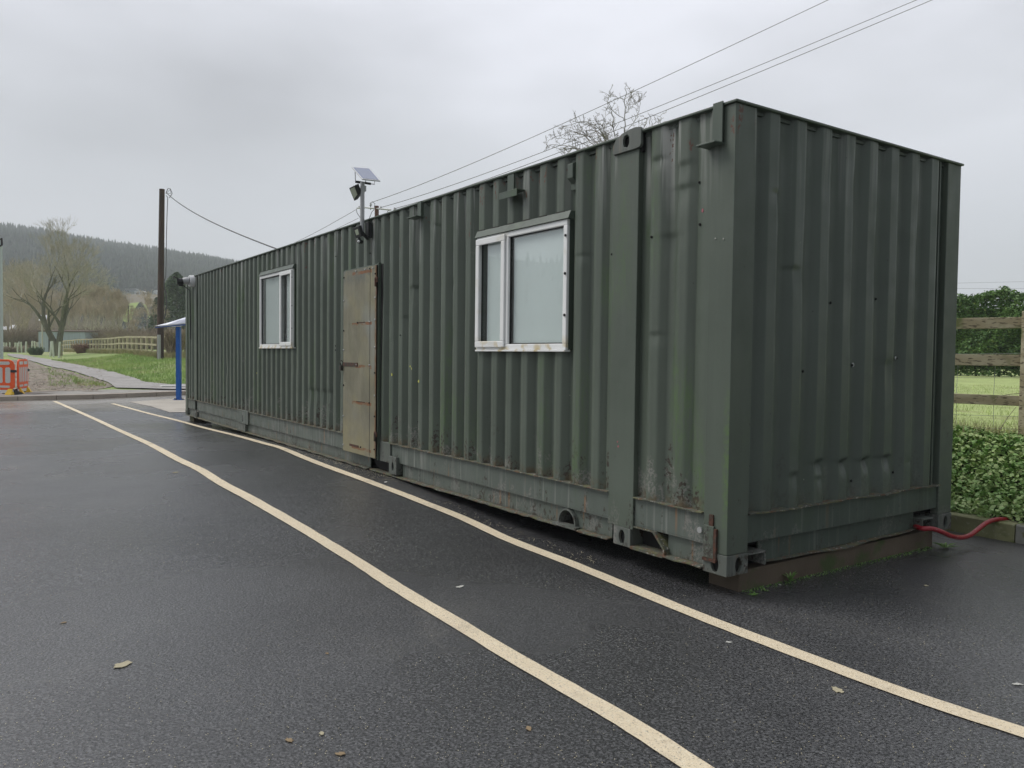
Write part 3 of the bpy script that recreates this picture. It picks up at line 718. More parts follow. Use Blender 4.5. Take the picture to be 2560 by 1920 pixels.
# fasteners on the walls
def bolt_at(p, axis, r=.009, mat=None, d=.008):
    q = Vector(p); v = Vector((-d, 0, 0)) if axis == 0 else Vector((0, -d, 0))
    MB().tube([q, q+v*.6, q+v], [r, r*.9, r*.4], 8).build('rivet', mat or M_dark, C)
for x, z in ((.555, 1.55), (.99, 1.62), (1.50, 1.67), (.72, 1.18), (1.245, 1.22), (1.775, 1.27), (.56, .46), (1.27, .45), (1.77, .47)): bolt_at((x, .041, z), 1)
bolt_at((1.256, .041, 1.222), 1, .016, M_galv, .003); bolt_at((1.765, .041, 1.272), 1, .012, M_galv, .003)
for y, z in ((1.05, 1.95), (.66, 2.02), (.28, 2.30), (.27, 2.05), (3.62, 2.1), (4.05, 2.35), (4.28, 2.2), (3.43, 1.07), (3.43, 1.02), (4.2, 1.45), (5.9, 2.4), (5.0, 2.35), (3.9, .6), (5.9, 1.35), (5.9, 1.3)): bolt_at((sidex(y)+.001, y, z), 0)
for y, z, mt, r in ((4.39, 1.05, M_yelchip, .016), (3.95, 1.12, M_yelchip, .010), (3.98, 1.14, M_yelchip, .012), (3.62, 1.13, M_yelchip, .014), (3.44, 1.12, M_petal, .010), (3.80, 1.0, M_yelchip, .016), (3.62, 1.10, M_yelchip, .010), (9.1, .95, M_yelchip, .022), (9.3, 1.0, M_yelchip, .015), (.25, 2.13, M_pink, .012), (.93, .66, M_pink, .010), (.94, .69, M_pink, .007), (.13, 1.95, M_petal, .005), (.07, 1.94, M_petal, .006), (10.9, 1.95, M_petal, .02)):
    b = MB(); rq = random.Random(int(y*100)); b.prism([(y+r*rq.uniform(.4, 1.1)*math.cos(w), z+r*rq.uniform(.5, 1.3)*math.sin(w)) for w in lin(0, 5.6, 8)], 0, sidex(y)-.0012, sidex(y)+.004); b.build('paint_splash', mt, C)

# windows ---------------------------------------------------------------------
def frame_rect(b, y0, y1, z0, z1, w, x0, x1):
    b.box((x0, y0, z0), (x1, y1, z0+w)); b.box((x0, y0, z1-w), (x1, y1, z1)); b.box((x0, y0, z0+w), (x1, y0+w, z1-w)); b.box((x0, y1-w, z0+w), (x1, y1, z1-w))
def window(y0, y1, z0, z1, ym, sash_far, label, gaps):
    w = MB(); frame_rect(w, y0, y1, z0, z1, .044, -.016, .010); w.box((-.0155, ym-.025, z0+.0442), (.009, ym+.025, z1-.0442)); q = MB(); frame_rect(q, y0+.004, y1-.004, z0+.004, z1-.004, .038, .0105, .056)
    fr = w.build('window', M_upvc, C, bevel=.005); fr['label'] = label; q.build('subframe', M_brk, fr)
    a0, a1 = (ym+.006, y1-.006) if sash_far else (y0+.006, ym-.006)
    s = MB(); frame_rect(s, a0, a1, z0+.018, z1-.018, .052, -.034, -.0165); s.build('sash', M_upvc, fr, bevel=.006)
    panes = []
    for (p0, p1, sash) in ((y0+.044, ym-.025, not sash_far), (ym+.025, y1-.044, sash_far)):
        i_ = .012 if sash else 0
        xg = .012
        MB().box((xg, p0, z0+.044), (xg+.005, p1, z1-.044)).build('pane', M_glass, fr)
        g = MB(); frame_rect(g, p0, p1, z0+.044, z1-.044, .006, xg-.006, xg-.0005); g.build('gasket', M_rubber, fr)
        MB().box((.034, p0+.001, z0+.053), (.042, p1-gaps[0 if p1-p0 > .4 else 1], z1-.053)).build('blind_board', M_board, fr)
    MB().box((.056, y0+.01, z0+.01), (.30, y1-.01, z0+.02)).box((.056, y1-.02, z0), (.3, y1-.01, z1)).box((.056, y0+.01, z1-.02), (.3, y1-.01, z1-.01)).build('reveal', M_dark, fr)
    for z in (z0+.25, z0+.55, z1-.12): MB().tube([(-.019, y0+.012, z), (-.026, y0+.012, z)], .010, 8).build('screw', M_dark, fr)
    return fr
wb = window(1.50, 2.73, 1.305, 2.248, 2.282, True, 'wide white framed window with rust-stained sill', (.016, .05))
ws = window(7.36, 8.81, 1.338, 2.385, 7.86, False, 'far white framed window with yellowed sill', (.11, .012))
MB().box((-.026, 1.50, 1.290), (.03, 2.73, 1.3045)).build('sill', M_upvc, wb, bevel=.003)
MB().box((-.026, 7.36, 1.322), (.03, 8.81, 1.3375)).build('sill', M_upvc, ws, bevel=.003)
for (y0, y1, z0, z1, fr) in ((1.475, 2.745, 2.249, 2.303, wb), (7.33, 8.80, 2.386, 2.440, ws)):
    MB().prism([(-.030, z0), (-.027, z0-.004), (.001, z1-.004), (.001, z1+.002), (-.004, z1+.002)], 1, y0, y1).prism([(-.028, z0), (.045, z0), (.045, z1), (0, z1)], 1, y0-.003, y0-.0005).build('flashing', M_brk, C)
# cut rib ends standing over the flashing
for (y0, y1, z1, fr) in ((1.50, 2.72, 2.303, wb), (7.36, 8.79, 2.440, ws)):
    for c in cen:
        if y0 < c < y1: MB().box((-.006, c-.047, z1+.004), (.0015, c+.047, z1+.010)).build('rib_end', M_dsteel, fr)
# cable loop behind the far window
MB().tube([(.06, 7.70+.10*math.sin(t*math.pi), 2.25-.55*t) for t in lin(0, 1, 12)], .006, 6).build('cable', M_black, ws)

# door ------------------------------------------------------------------------
D = MB(); D.box((-.046, 4.675, .155), (-.040, 5.552, 2.190)); door = D.build('door', M_door, C, bevel=.002); door['label'] = 'weathered metal sheet door with rusty strap and padlock'
MB().box((-.0395, 4.70, .17), (.04, 5.53, 2.175)).build('door_core', M_dsteel, door)
MB().box((-.0475, 4.822, .17), (-.0455, 4.830, 2.18)).build('seam', M_dsteel, door)
b = MB(); b.box((-.030, 4.654, .14), (.045, 4.668, 2.215)); b.box((-.030, 4.668, 2.192), (.045, 5.56, 2.205)); b.build('door_frame', M_brk, C, bevel=.002)
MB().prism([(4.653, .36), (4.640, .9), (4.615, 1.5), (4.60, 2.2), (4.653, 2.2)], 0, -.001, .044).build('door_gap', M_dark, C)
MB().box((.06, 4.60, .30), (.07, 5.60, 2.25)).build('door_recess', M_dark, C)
for z in (2.02, .395):
    b = MB(); b.tube([(-.052, 4.672, z-.055), (-.052, 4.672, z+.03)], .014, 10); b.box((-.052, 4.64, z-.01), (-.041, 4.70, z+.045)); b.build('hinge', M_rust, door)
    MB().box((-.050, 4.655, z-.14), (-.044, 4.668, z-.055)).build('rust_streak', M_rust, door)
MB().box((-.053, 5.14, 1.118), (-.0465, 5.545, 1.160)).build('hasp', M_rust, door, bevel=.002)
b = MB(); b.tube([(-.06, 5.575, 1.12), (-.075, 5.575, 1.155), (-.06, 5.575, 1.185), (-.04, 5.575, 1.155), (-.05, 5.575, 1.12)], .006, 6); b.box((-.078, 5.55, 1.065), (-.048, 5.60, 1.12)); b.build('padlock', M_dsteel, door, bevel=.003)
for z in (1.60, .735): MB().box((-.0485, 4.95, z-.004), (-.0465, 5.17, z+.004)).build('strap', M_rust, door)
MB().box((-.0485, 5.10, .225), (-.0465, 5.36, .25)).build('strap', M_rust, door)
scr = [(5.535, z) for z in (2.12, 1.86, 1.52, 1.3, .9, .55, .22)] + [(4.695, z) for z in (2.1, 1.85, 1.62, 1.33, 1.06, .82, .6, .25)] + [(y, 2.165) for y in (5.2, 4.95, 4.83, 4.76)] + [(4.83, 1.60), (5.15, 1.60), (4.83, 1.138), (5.17, 1.138), (4.83, .735), (5.05, .238)]
for y, z in scr: MB().tube([(-.0465, y, z), (-.052, y, z), (-.055, y, z)], [.010, .009, .005], 8).build('screw', M_galv if random.Random(int(y*z*99)).random() < .7 else M_dark, door)

# plinth, near corner
pl = MB(); pl.box((.178, .055, -.30), (2.36, .29, -.006)); tag(pl.build('plinth', M_plinth, bevel=.008), 'brown mossy concrete plinth under the near end of the container', 'plinth')
tag(MB().box((.06, 13.30, -.35), (.4, 13.65, -.004)).build('support_block', M_plinth, bevel=.006), 'dark concrete block under the far corner of the container', 'block')
b = MB().box((.5, 4.2, -.4), (2.3, 9, .0)); tag(b.build('support_slab', M_plinth), 'low concrete slab hidden under the middle of the container', 'slab')

# ------------------------------------------------------------------ right-hand side
b = MB(); yk = 4.5; kn = 0
def kerbseg(y0, y1, mat, lab):
    x0, x1 = KX+(.02*(.2-y0)), KX+(.02*(.2-y1))*0+.02*(.2-y0)
    o = MB().prism([(x0, -.3), (x0+.012, .002), (x0+.028, .012), (x0+.14, .012), (x0+.14, -.3)], 1, y0+.004, y1-.004).build('kerb', mat, bevel=.004, kind='structure')
    return o
for y0, y1, mt in ((3.8, 4.7, M_mkerb), (2.89, 3.8, M_mkerb), (1.98, 2.89, M_mkerb), (1.06, 1.98, M_mkerb), (-.225, 1.06, M_mkerb), (-.36, -.225, M_gkerb), (-1.27, -.36, M_gkerb), (-2.2, -1.27, M_mkerb), (-3.1, -2.2, M_mkerb), (-8, -3.1, M_mkerb)): kerbseg(y0, y1, mt, '')
for y0, y1 in ((4.7, 12), (12, 30)): kerbseg(y0, y1, M_mkerb, '')
def fence_x(y): return 4.40 - .30*(y-.6)*1.0 if y < .6 else 4.40 - .12*(y-.6)
def fx(y): return 4.42 + (.6-y)*.30
def bank(x, y):
    t = (x-3.13)/max(.4, fx(y)-3.13)
    z = -.01 + .555*sst(0, 1.0, min(t, 1))*.9 + .06*min(t, 1)
    if t > 1: z -= .5*sst(1.08, 1.5, t)
    return z + .03*mnoise.noise(Vector((x*3, y*3, 0)))
grid('ivy_bank', lin(3.12, 9, 40), lin(-14, 16, 90), bank, M_soil, kind='structure')
def fieldz(x, y):
    return .555 + .12*sst(0, 15, x-fx(y)) + .02*mnoise.noise(Vector((x, y, 3)))
grid('field', [4.45+.5*i for i in range(14)]+lin(12, 90, 30), lin(-40, 60, 80), lambda x, y: fieldz(x, y)-(.35 if x < fx(y)-.05 else 0), M_field, keep=lambda x, y: x > fx(y)-.2, kind='structure')
# ivy leaves
rs_ = np.random.RandomState(4)
def leaf_cloud(P, size, jitter, tilt=.7, shape='ivy'):
    # P: (n,3) centres ; one five-cornered leaf (as 3 tris -> quads) each
    n = len(P); ang = rs_.rand(n)*2*np.pi
    base = np.array([(0, -.5), (.5, -.15), (.32, .42), (0, .55), (-.32, .42), (-.5, -.15)]) if shape == 'ivy' else np.array([(0, -.5), (.25, 0), (0, .5), (-.25, 0)])
    k = len(base); nx = rs_.randn(n, 3)*tilt; nx[:, 2] += 1; nx /= np.linalg.norm(nx, axis=1)[:, None]
    a = np.cross(nx, np.stack([np.cos(ang), np.sin(ang), np.zeros(n)], 1)); a /= np.linalg.norm(a, axis=1)[:, None]; c = np.cross(nx, a)
    s = size*(1 + jitter*(rs_.rand(n)*2-1))
    V = P[:, None, :] + s[:, None, None]*(a[:, None, :]*base[None, :, 0, None] + c[:, None, :]*base[None, :, 1, None])
    V[:, 0] += nx*(s*.12)[:, None]
    F = np.arange(n*k).reshape(n, k); return V.reshape(-1, 3), F
n = 55000; y = rs_.uniform(-2.2, 3.2, n); t = rs_.rand(n)**.85
x = 3.10 + t*(4.42+(.6-y)*.30-3.10+.15); z = np.array([bank(a_, b_) for a_, b_ in zip(x, y)])
hh = np.array([.5+.5*mnoise.noise(Vector((a_*2.2, b_*2.2, 1))) for a_, b_ in zip(x, y)])
P = np.stack([x, y, z + .015 + rs_.rand(n)**1.5*(.05+.12*hh)*(1-.55*t)], 1)
V, F = leaf_cloud(P, .031, .55, .6)
np_mesh('ivy_ground_cover', V, F, M_ivy, label='dense green ivy covering the bank behind the mossy kerb', cat='ivy', kind='stuff')
# straggling grass at the top of the bank
def blades(n, fn, hmin, hmax, wd_, lean=.5):
    V = []; F = []
    for i in range(n):
        x, y, z = fn(); h = rs_.uniform(hmin, hmax); a_ = rs_.rand()*6.28; l_ = rs_.rand()*lean*h; b_ = rs_.rand()*6.28
        wx, wy = math.cos(b_)*wd_, math.sin(b_)*wd_; dx, dy = math.cos(a_)*l_, math.sin(a_)*l_
        k = len(V); V += [(x-wx, y-wy, z), (x+wx, y+wy, z), (x+dx*.4+wx*.7, y+dy*.4+wy*.7, z+h*.6), (x+dx*.4-wx*.7, y+dy*.4-wy*.7, z+h*.6), (x+dx+wx*.1, y+dy+wy*.1, z+h), (x+dx-wx*.1, y+dy-wy*.1, z+h)]
        F += [(k, k+1, k+2, k+3), (k+3, k+2, k+4, k+5)]
    return V, F
def fb():
    y = rs_.uniform(-2.2, 3.2); x = fx(y) + rs_.normal()*.12; return x, y, bank(x, y)-.02
V, F = blades(5200, fb, .06, .22, .0022, .7)
np_mesh('long_grass', V, F, M_dry, label='straggly long grass along the foot of the timber fence on the bank', cat='grass', kind='stuff')
def fb2():
    y = rs_.uniform(-6, 14); x = fx(y)+.2 + rs_.rand()**1.6*14; return x, y, fieldz(x, y)-.01
V, F = blades(30000, fb2, .03, .075, .004, .8)
np_mesh('lawn_grass', V, F, leafmat('lawn_blades', (.38, .48, .17), (.46, .54, .22), (.54, .53, .30), .9, .7), label='short pale green grass of the field behind the fence', cat='grass', kind='stuff')
# fence on the bank
fc = empty('timber_rail_fence', (fx(.6), .6, .6), label='three-rail weathered timber fence with stock wire at the top of the ivy bank', cat='fence')
fc_inv = Matrix.Translation(-Vector(fc.location))
def fbuild(b, name, mat, **k):
    b.v = [tuple(Vector(v)-Vector(fc.location)) for v in b.v]; return b.build(name, mat, fc, **k)
rot = math.atan2(-.30, 1)   # direction along the fence: dx=-.30 per dy
def along(y): return Vector((fx(y), y, 0))
for z0, h_, xo in ((1.565, .105, -.02), (1.215, .105, -.02), (.845, .095, -.02)):
    for ya, yb in ((-6, -.665), (-.655, 3.4), (3.41, 12)):
        b = MB(); p0, p1 = along(ya), along(yb); nrm = Vector((1, .30, 0)).normalized(); zt = random.Random(int(z0*100+ya)).uniform(-.006, .006)
        q = [p0-nrm*.02, p1-nrm*.02, p1+nrm*.018, p0+nrm*.018]
        dr = .0
        vs = [(v.x, v.y, z0+(zt if i in (1, 2) else 0)) for i, v in enumerate(q)] + [(v.x, v.y, z0+h_+(zt if i in (1, 2) else 0)) for i, v in enumerate(q)]
        b.add(vs, [(0,3,2,1),(4,5,6,7),(0,1,5,4),(1,2,6,5),(2,3,7,6),(3,0,4,7)]); fbuild(b, 'rail', M_rtim, bevel=.004)
yp = min((abs(1280+FPX*(Vector((fx(y)-.07, y, 1.6))-Vector(CAM)).dot(RT)/(Vector((fx(y)-.07, y, 1.6))-Vector(CAM)).dot(FW)-2572), y) for y in lin(-3, 3, 241))[1]
for y in (yp-3.7, yp-1.85, yp, yp+1.85+.6, yp+5.5):
    p = along(y); nrm = Vector((1, .30, 0)).normalized(); c = p - nrm*.075
    b = MB().box((c.x-.05, c.y-.05, .3), (c.x+.05, c.y+.05, 1.72), rot=Matrix.Rotation(-.29, 3, 'Z')); fbuild(b, 'post', M_rtim, bevel=.005)
nrm = Vector((1, .30, 0)).normalized()
for z in (1.33, 1.10, .92, .74, .62):
    b = MB(); b.tube([(fx(y)+.03, y, z+.006*math.sin(y*5)) for y in lin(-5, 6, 50)], .0022, 4); fbuild(b, 'wire', M_galv)
for i in range(30):
    y = -4.5+.30*i; b = MB(); b.tube([(fx(y)+.03, y, .55), (fx(y)+.03, y+.008, .95), (fx(y)+.03, y, 1.33)], .002, 4); fbuild(b, 'wire', M_galv)
# dead stems caught in the fence
b = MB(); b.tube([at(2475, 1005, 6.9), at(2500, 990, 6.9), at(2530, 985, 6.9), at(2570, 982, 6.8)], [.003]*4, 5); b.tube([at(2500, 1075, 6.9), at(2518, 1045, 6.9), at(2540, 1018, 6.9)], [.004, .003, .002], 5)
tag(b.build('bramble_stem', M_rtim), 'bare bramble stems leaning through the fence wire', 'bramble')
# hedge
hy = [at(px, 900, 30) for px in (2300, 2700)]
def hedge():
    p0, p1 = at(2150, 900, 34), at(2900, 900, 27); p0.z = p1.z = 0; d = (p1-p0); L_ = d.length; d.normalize(); nn = Vector((d.y, -d.x, 0))
    if nn.dot(Vector(CAM)-p0) < 0: nn = -nn
    root = empty('conifer_hedge', (p0+d*L_/2)+Vector((0, 0, .65)), label='tall dense evergreen hedge across the field behind the fence', cat='hedge')
    off = Vector(root.location)
    n = 58000; u = rs_.rand(n)*L_; zz = rs_.rand(n)**.9; topz = np.array([3.72+.30*mnoise.noise(Vector((a_*.7, 0, 0)))+.22*mnoise.noise(Vector((a_*2.6, 0, 5)))+.10*mnoise.noise(Vector((a_*8, 2, 5))) for a_ in u])
    z = .72 + zz*(topz-.72); w = np.array([.22*mnoise.noise(Vector((a_*1.1, 0, b_*1.3)))+.12*mnoise.noise(Vector((a_*3.3, 3, b_*3))) for a_, b_ in zip(u, z)])
    dep = w + rs_.rand(n)**2*-.25 + (z < 1.15)*(-.25)
    top = rs_.rand(n) < .12; z[top] = topz[top]+rs_.rand(top.sum())**2*.22-.05; dep[top] = -rs_.rand(top.sum())*1.2
    P = np.array([p0.x, p0.y, 0]) + u[:, None]*np.array(d)[None] + dep[:, None]*np.array(nn)[None]; P[:, 2] = z
    P -= np.array(off)
    V, F = leaf_cloud(P, .13, .5, 1.2, 'x')
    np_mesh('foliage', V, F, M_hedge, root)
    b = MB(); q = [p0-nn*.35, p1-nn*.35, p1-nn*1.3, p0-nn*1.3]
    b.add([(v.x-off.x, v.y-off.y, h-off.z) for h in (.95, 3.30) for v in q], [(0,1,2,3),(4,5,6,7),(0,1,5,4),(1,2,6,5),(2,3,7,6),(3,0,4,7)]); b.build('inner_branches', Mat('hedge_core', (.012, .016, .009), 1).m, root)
    b = MB()
    for i in range(int(L_/.8)):
        q = p0 + d*(i*.8+.3) - nn*.5 - off; MB().tube([(q.x, q.y, .5-off.z), (q.x+.05, q.y, 1.2-off.z)], .05, 5).build('stem', M_dsteel, root)
hedge()
# hose
hp = [Vector((2.17, .12, .045))] + [at(px, py, d) for px, py, d in ((2303, 1321, 5.72), (2330, 1322, 5.72), (2355, 1330, 5.74), (2378, 1340, 5.80), (2402, 1344, 5.88), (2425, 1338, 5.96), (2445, 1323, 6.05), (2465, 1308, 6.13), (2485, 1300, 6.20), (2505, 1298, 6.24), (2522, 1299, 6.30))]
Q = []
for i in range(len(hp)-1):
    p0, p1, p2, p3 = hp[max(i-1, 0)], hp[i], hp[i+1], hp[min(i+2, len(hp)-1)]
    for j in range(6):
        t = j/6; Q.append(.5*((2*p1) + (p2-p0)*t + (2*p0-5*p1+4*p2-p3)*t*t + (3*p1-p0-3*p2+p3)*t**3))
tag(MB().tube(Q, .0175, 14).build('hose', M_hose, smooth=True), 'thick red hose running from the container end over the kerb into the ivy', 'hose')
# weeds & moss at the plinth foot
def weed(loc, n, ln, label, mat=M_weed, up=.5):
    b = MB(); r_ = random.Random(int(loc[0]*1000))
    for i in range(n):
        a_ = 6.28*i/n + r_.uniform(-.3, .3); l_ = ln*r_.uniform(.7, 1.2); dz = up*r_.uniform(.4, 1.2)*l_
        c, s_ = math.cos(a_), math.sin(a_); wv = l_*.16
        b.add([(0, 0, .003), (c*l_*.5-s_*wv, s_*l_*.5+c*wv, dz*.8), (c*l_, s_*l_, dz), (c*l_*.5+s_*wv, s_*l_*.5-c*wv, dz*.8)], [(0, 1, 2, 3)])
    o = b.build('weed', mat); o.location = loc; tag(o, label, 'weed'); return o
weed((2.37, -.035, -.13), 11, .085, 'rosette weed with narrow leaves growing beside the red hose')
weed((.20, -.035, -.135), 9, .040, 'small clover-like weed at the near corner of the plinth')
weed((.34, -.015, -.135), 8, .030, 'tiny two-leaved weed just right of the near plinth corner')
weed((.62, .02, -.13), 12, .05, 'tuft of bright grass against the plinth foot', up=1.6)
def fm():
    x = rs_.uniform(.2, 2.3); return x, .05-rs_.rand()**2*.05, -.135
V, F = blades(900, fm, .004, .016, .004, 1)
np_mesh('moss', V, F, M_weed, label='thin line of moss and seedlings along the foot of the plinth', cat='moss', kind='stuff')

# ------------------------------------------------------------------ lamps and camera on the container
o = empty('solar_floodlight', (-.07, 4.985, 2.45), label='pale pole with tilted solar panel and black floodlight fixed to the container side', cat='solar light')
def ob(b, name, mat, root, **k):
    b.v = [tuple(Vector(v)-Vector(root.location)) for v in b.v]; return b.build(name, mat, root, **k)
ob(MB().tube([(-.07, 4.985, 2.56), (-.07, 4.985, 3.10)], .0235, 14), 'pole', M_galv, o, smooth=False)
Pn = [at(820+x*.1808, 380+y*.1808, d) for x, y, d in ((325, 203, 8.75), (575, 222, 8.85), (725, 397, 8.45), (472, 372, 8.35))]
nn = (Pn[1]-Pn[0]).cross(Pn[3]-Pn[0]).normalized(); nn = nn if nn.z > 0 else -nn
def slab(P, t0, t1, nn, grow=0):
    c = sum(P, Vector())/4; q = [c+(p-c)*(1+grow) for p in P]
    return [tuple(p+nn*t0) for p in q] + [tuple(p+nn*t1) for p in q], [(0,3,2,1),(4,5,6,7),(0,1,5,4),(1,2,6,5),(2,3,7,6),(3,0,4,7)]
pf = ob(MB().add(*slab(Pn, -.012, 0, nn)), 'panel_frame', M_alu, o)
# cells, gaps between them show the frame
def bil(u, v): return Pn[0]*(1-u)*(1-v)+Pn[1]*u*(1-v)+Pn[2]*u*v+Pn[3]*(1-u)*v
b = MB(); nc, nr = 4, 3
b.add(*slab([bil(.07, .06), bil(.93, .06), bil(.93, .94), bil(.07, .94)], .0005, .002, nn)); ce = ob(b, 'solar_cells', M_cell, o)
b = MB()
for i in range(1, 6):
    u = .07+.86*i/6; b.add(*slab([bil(u-.006, .06), bil(u+.006, .06), bil(u+.006, .94), bil(u-.006, .94)], .0025, .003, nn))
ob(b, 'cell_grid', M_alu, o)
A = lambda x, y, d: at(820+x*.1808, 380+y*.1808, d)
b = MB()
for pts in ([A(375, 275, 8.62), A(380, 425, 8.62), A(470, 435, 8.6), A(645, 445, 8.58), A(645, 395, 8.6)], [A(522, 385, 8.58), A(522, 430, 8.58)]): b.tube(pts, .004, 6)
ob(b, 'panel_bracket', M_dsteel, o)
ob(MB().box(A(430, 440, 8.6)-Vector((.05, .02, .0)), A(575, 425, 8.6)+Vector((.03, .03, .01))), 'mounting_bar', M_black, o)
ob(MB().tube([A(490, 470, 8.56), A(490, 540, 8.56)], [.032, .030], 12), 'clamp', M_galv, o)
# flood heads
def floodhead(name, P, root, thick, back, lensinset, mat=M_black):
    n1_ = (P[1]-P[0]).cross(P[3]-P[0]).normalized()
    if n1_.dot(Vector(CAM)-P[0]) < 0: n1_ = -n1_
    h = ob(MB().add(*slab(P, -thick, 0, n1_)), name, mat, root, bevel=.004)
    c = sum(P, Vector())/4; q = [c+(p-c)*lensinset for p in P]
    v, f = slab(q, .001, .003, n1_); bb = MB(); bb.v = v; bb.f = f; bb.v = [tuple(Vector(x)-Vector(root.location)) for x in bb.v]; bb.build('lens', M_lens, h)
    return h
floodhead('lamp_head', [A(290, 500, 8.60), A(370, 460, 8.46), A(420, 595, 8.52), A(362, 677, 8.66)], o, .05, 0, .78)
ob(MB().tube([A(430, 560, 8.62), A(500, 545, 8.58)], .012, 8), 'arm', M_black, o)
o = empty('motion_floodlight', (-.06, 5.05, 2.55), label='small black floodlight with motion sensor mounted below the roof edge', cat='floodlight')
floodhead('lamp_head', [A(340, 1055, 8.50), A(425, 1020, 8.40), A(462, 1165, 8.42), A(385, 1195, 8.52)], o, .035, 0, .50)
ob(MB().box((-.05, 4.875, 2.50), (.0, 4.955, 2.665)), 'junction_box', M_black, o, bevel=.004)
ob(MB().tube([A(470, 1110, 8.50), A(520, 1170, 8.52), A(545, 1195, 8.58)], .018, 8), 'bracket', M_black, o)
ob(MB().tube([A(425, 1185, 8.46), A(440, 1215, 8.46)], .012, 8), 'sensor_stalk', M_black, o)
ob(MB().tube([A(405, 1230, 8.44), A(425, 1235, 8.46), A(470, 1245, 8.50)], [.012, .022, .020], 10), 'sensor', M_black, o)
ob(MB().tube([A(424, 1236, 8.43), A(424, 1240, 8.42)], [.015, .008], 10), 'sensor_lens', M_white, o)
o = empty('security_camera', (-.03, 13.3, 2.62), label='black camera on a round white base at the far top corner of the container', cat='camera')
Bc = lambda x, y, d: at(380+x*.22906, 440+y*.22906, d)
ob(MB().tube([(.0, 12.98, 2.61), (-.09, 12.98, 2.61)], [.11, .105], 20), 'base_plate', M_white, o)
ob(MB().tube([(-.09, 12.98, 2.61), (-.14, 12.99, 2.61), (-.20, 13.0, 2.605)], [.075, .07, .055], 14), 'camera_arm', M_galv, o)
ob(MB().tube([(-.19, 13.0, 2.60), (-.30, 13.02, 2.585)], [.058, .062], 14), 'camera_body', M_black, o)
ob(MB().box((-.38, 12.97, 2.635), (-.22, 13.05, 2.65), rot=Matrix.Rotation(.45, 3, 'Y')), 'sun_shade', M_black, o)
ob(MB().box((-.27, 12.98, 2.50), (-.20, 13.03, 2.56)), 'bracket', M_black, o)
ob(MB().tube([(-.2, 13.1, 2.55), (-.02, 13.25, 2.45), (.0, 13.26, 1.5)], .010, 6), 'cable', M_black, o)

# ------------------------------------------------------------------ trees
def basis(d):
    a_ = d.orthogonal().normalized(); return a_, d.cross(a_)
def grow(b_tr, b_tw, p, d, ln, r, lvl, maxl, rg, spread=.55, up=.12, kids=(2, 3), twr=.5, minr=.012):
    nseg = 3 if lvl < maxl-1 else 2; pts = [p]; rad = [r]; dd = d.copy(); q = p
    for i in range(nseg):
        dd = (dd + Vector((rg.gauss(0, .13), rg.gauss(0, .13), rg.gauss(0, .08)+up*.5))).normalized(); q = q + dd*ln/nseg; pts.append(q); rad.append(max(minr*.7, r*(1-.35*(i+1)/nseg)))
    (b_tr if lvl <= 2 else b_tw).tube(pts, rad, 6 if lvl <= 1 else (4 if lvl < 3 else 3), cap=False)
    if lvl >= maxl: return
    nk = rg.choice(kids)
    for i in range(nk + (1 if lvl >= 2 else 0)):
        a_, c = basis(dd); w = rg.random()*6.28; sp_ = spread*rg.uniform(.5, 1.3)
        nd = (dd*math.cos(sp_) + (a_*math.cos(w)+c*math.sin(w))*math.sin(sp_) + Vector((0, 0, up))).normalized()
        k = rg.choice((2, 3, 3)) if i else 3
        grow(b_tr, b_tw, pts[min(k, len(pts)-1)], nd, ln*rg.uniform(.62, .85), max(minr, rad[min(k, len(rad)-1)]*rg.uniform(.55, .75)), lvl+1, maxl, rg, spread, up, kids, twr, minr)
def bare_tree(name, loc, h, seed, label, group=None, maxl=6, r=.2, kids=(2, 3), mt=M_bark, mw=M_twig, spread=.5, up=.14, minr=.012, trunkfrac=.28, twin=False, cat='tree'):
    rg = random.Random(seed); bt, bw = MB(), MB(); root = empty(name, (0, 0, 0), label=label, cat=cat, group=group)
    if twin:
        for sx_, ph in ((-1, 0), (1, 0)):
            dv = (RT*.33*sx_ + Vector((0, 0, 1))).normalized() if sx_ < 0 else (RT*.12 + Vector((0, 0, 1))).normalized()
            pts = [Vector((0, 0, -.3)) + RT*.18*sx_, RT*.2*sx_ + Vector((0, 0, h*.10)), RT*(.2*sx_) + dv*h*.30]
            bt.tube(pts, [r*1.15, r*.95, r*.75], 7)
            for j in range(5):
                w = j*1.256+sx_; q = pts[1].lerp(pts[2], .5+.125*j)
                dvv = (dv + Vector((math.cos(w), math.sin(w), 0))*(.75 if j < 3 else .35)).normalized()
                grow(bt, bw, q, dvv, h*.21, r*.38, 1, maxl, rg, spread, up, kids, .5, minr)
            grow(bt, bw, pts[2], (dv*.6+Vector((0, 0, .6))).normalized(), h*.25, r*.6, 0, maxl, rg, spread*.7, up, kids, .5, minr)
    else:
        p1 = Vector((rg.gauss(0, .04)*h, rg.gauss(0, .04)*h, h*trunkfrac)); bt.tube([(0, 0, -.3), p1*.5, p1], [r*1.2, r, r*.8], 6)
        for j in range(3):
            w = rg.random()*6.28; grow(bt, bw, p1*rg.uniform(.7, 1), (Vector((math.cos(w), math.sin(w), 0))*.55+Vector((0, 0, .8))).normalized(), h*.22, r*.5, 1, maxl, rg, spread, up, kids, .5, minr)
        grow(bt, bw, p1, Vector((0, 0, 1)), h*.26, r*.75, 0, maxl, rg, spread*.8, up, kids, .5, minr)
    zmax = max(v[2] for v in bw.v); k = h/zmax
    bt.v = [(x*k, y*k, z*k) for x, y, z in bt.v]; bw.v = [(x*k, y*k, z*k) for x, y, z in bw.v]
    me = bt.build('trunk', mt, root); me2 = bw.build('crown', mw, root); root.location = loc; return root
def clone(src, loc, sc, rz, label=None):
    c = src.copy(); col.objects.link(c); c.location = loc; c.scale = (sc[0], sc[0], sc[1]); c.rotation_euler = (0, 0, rz)
    if label: c['label'] = label
    for ch in src.children:
        d = ch.copy(); col.objects.link(d); d.parent = c
    return c
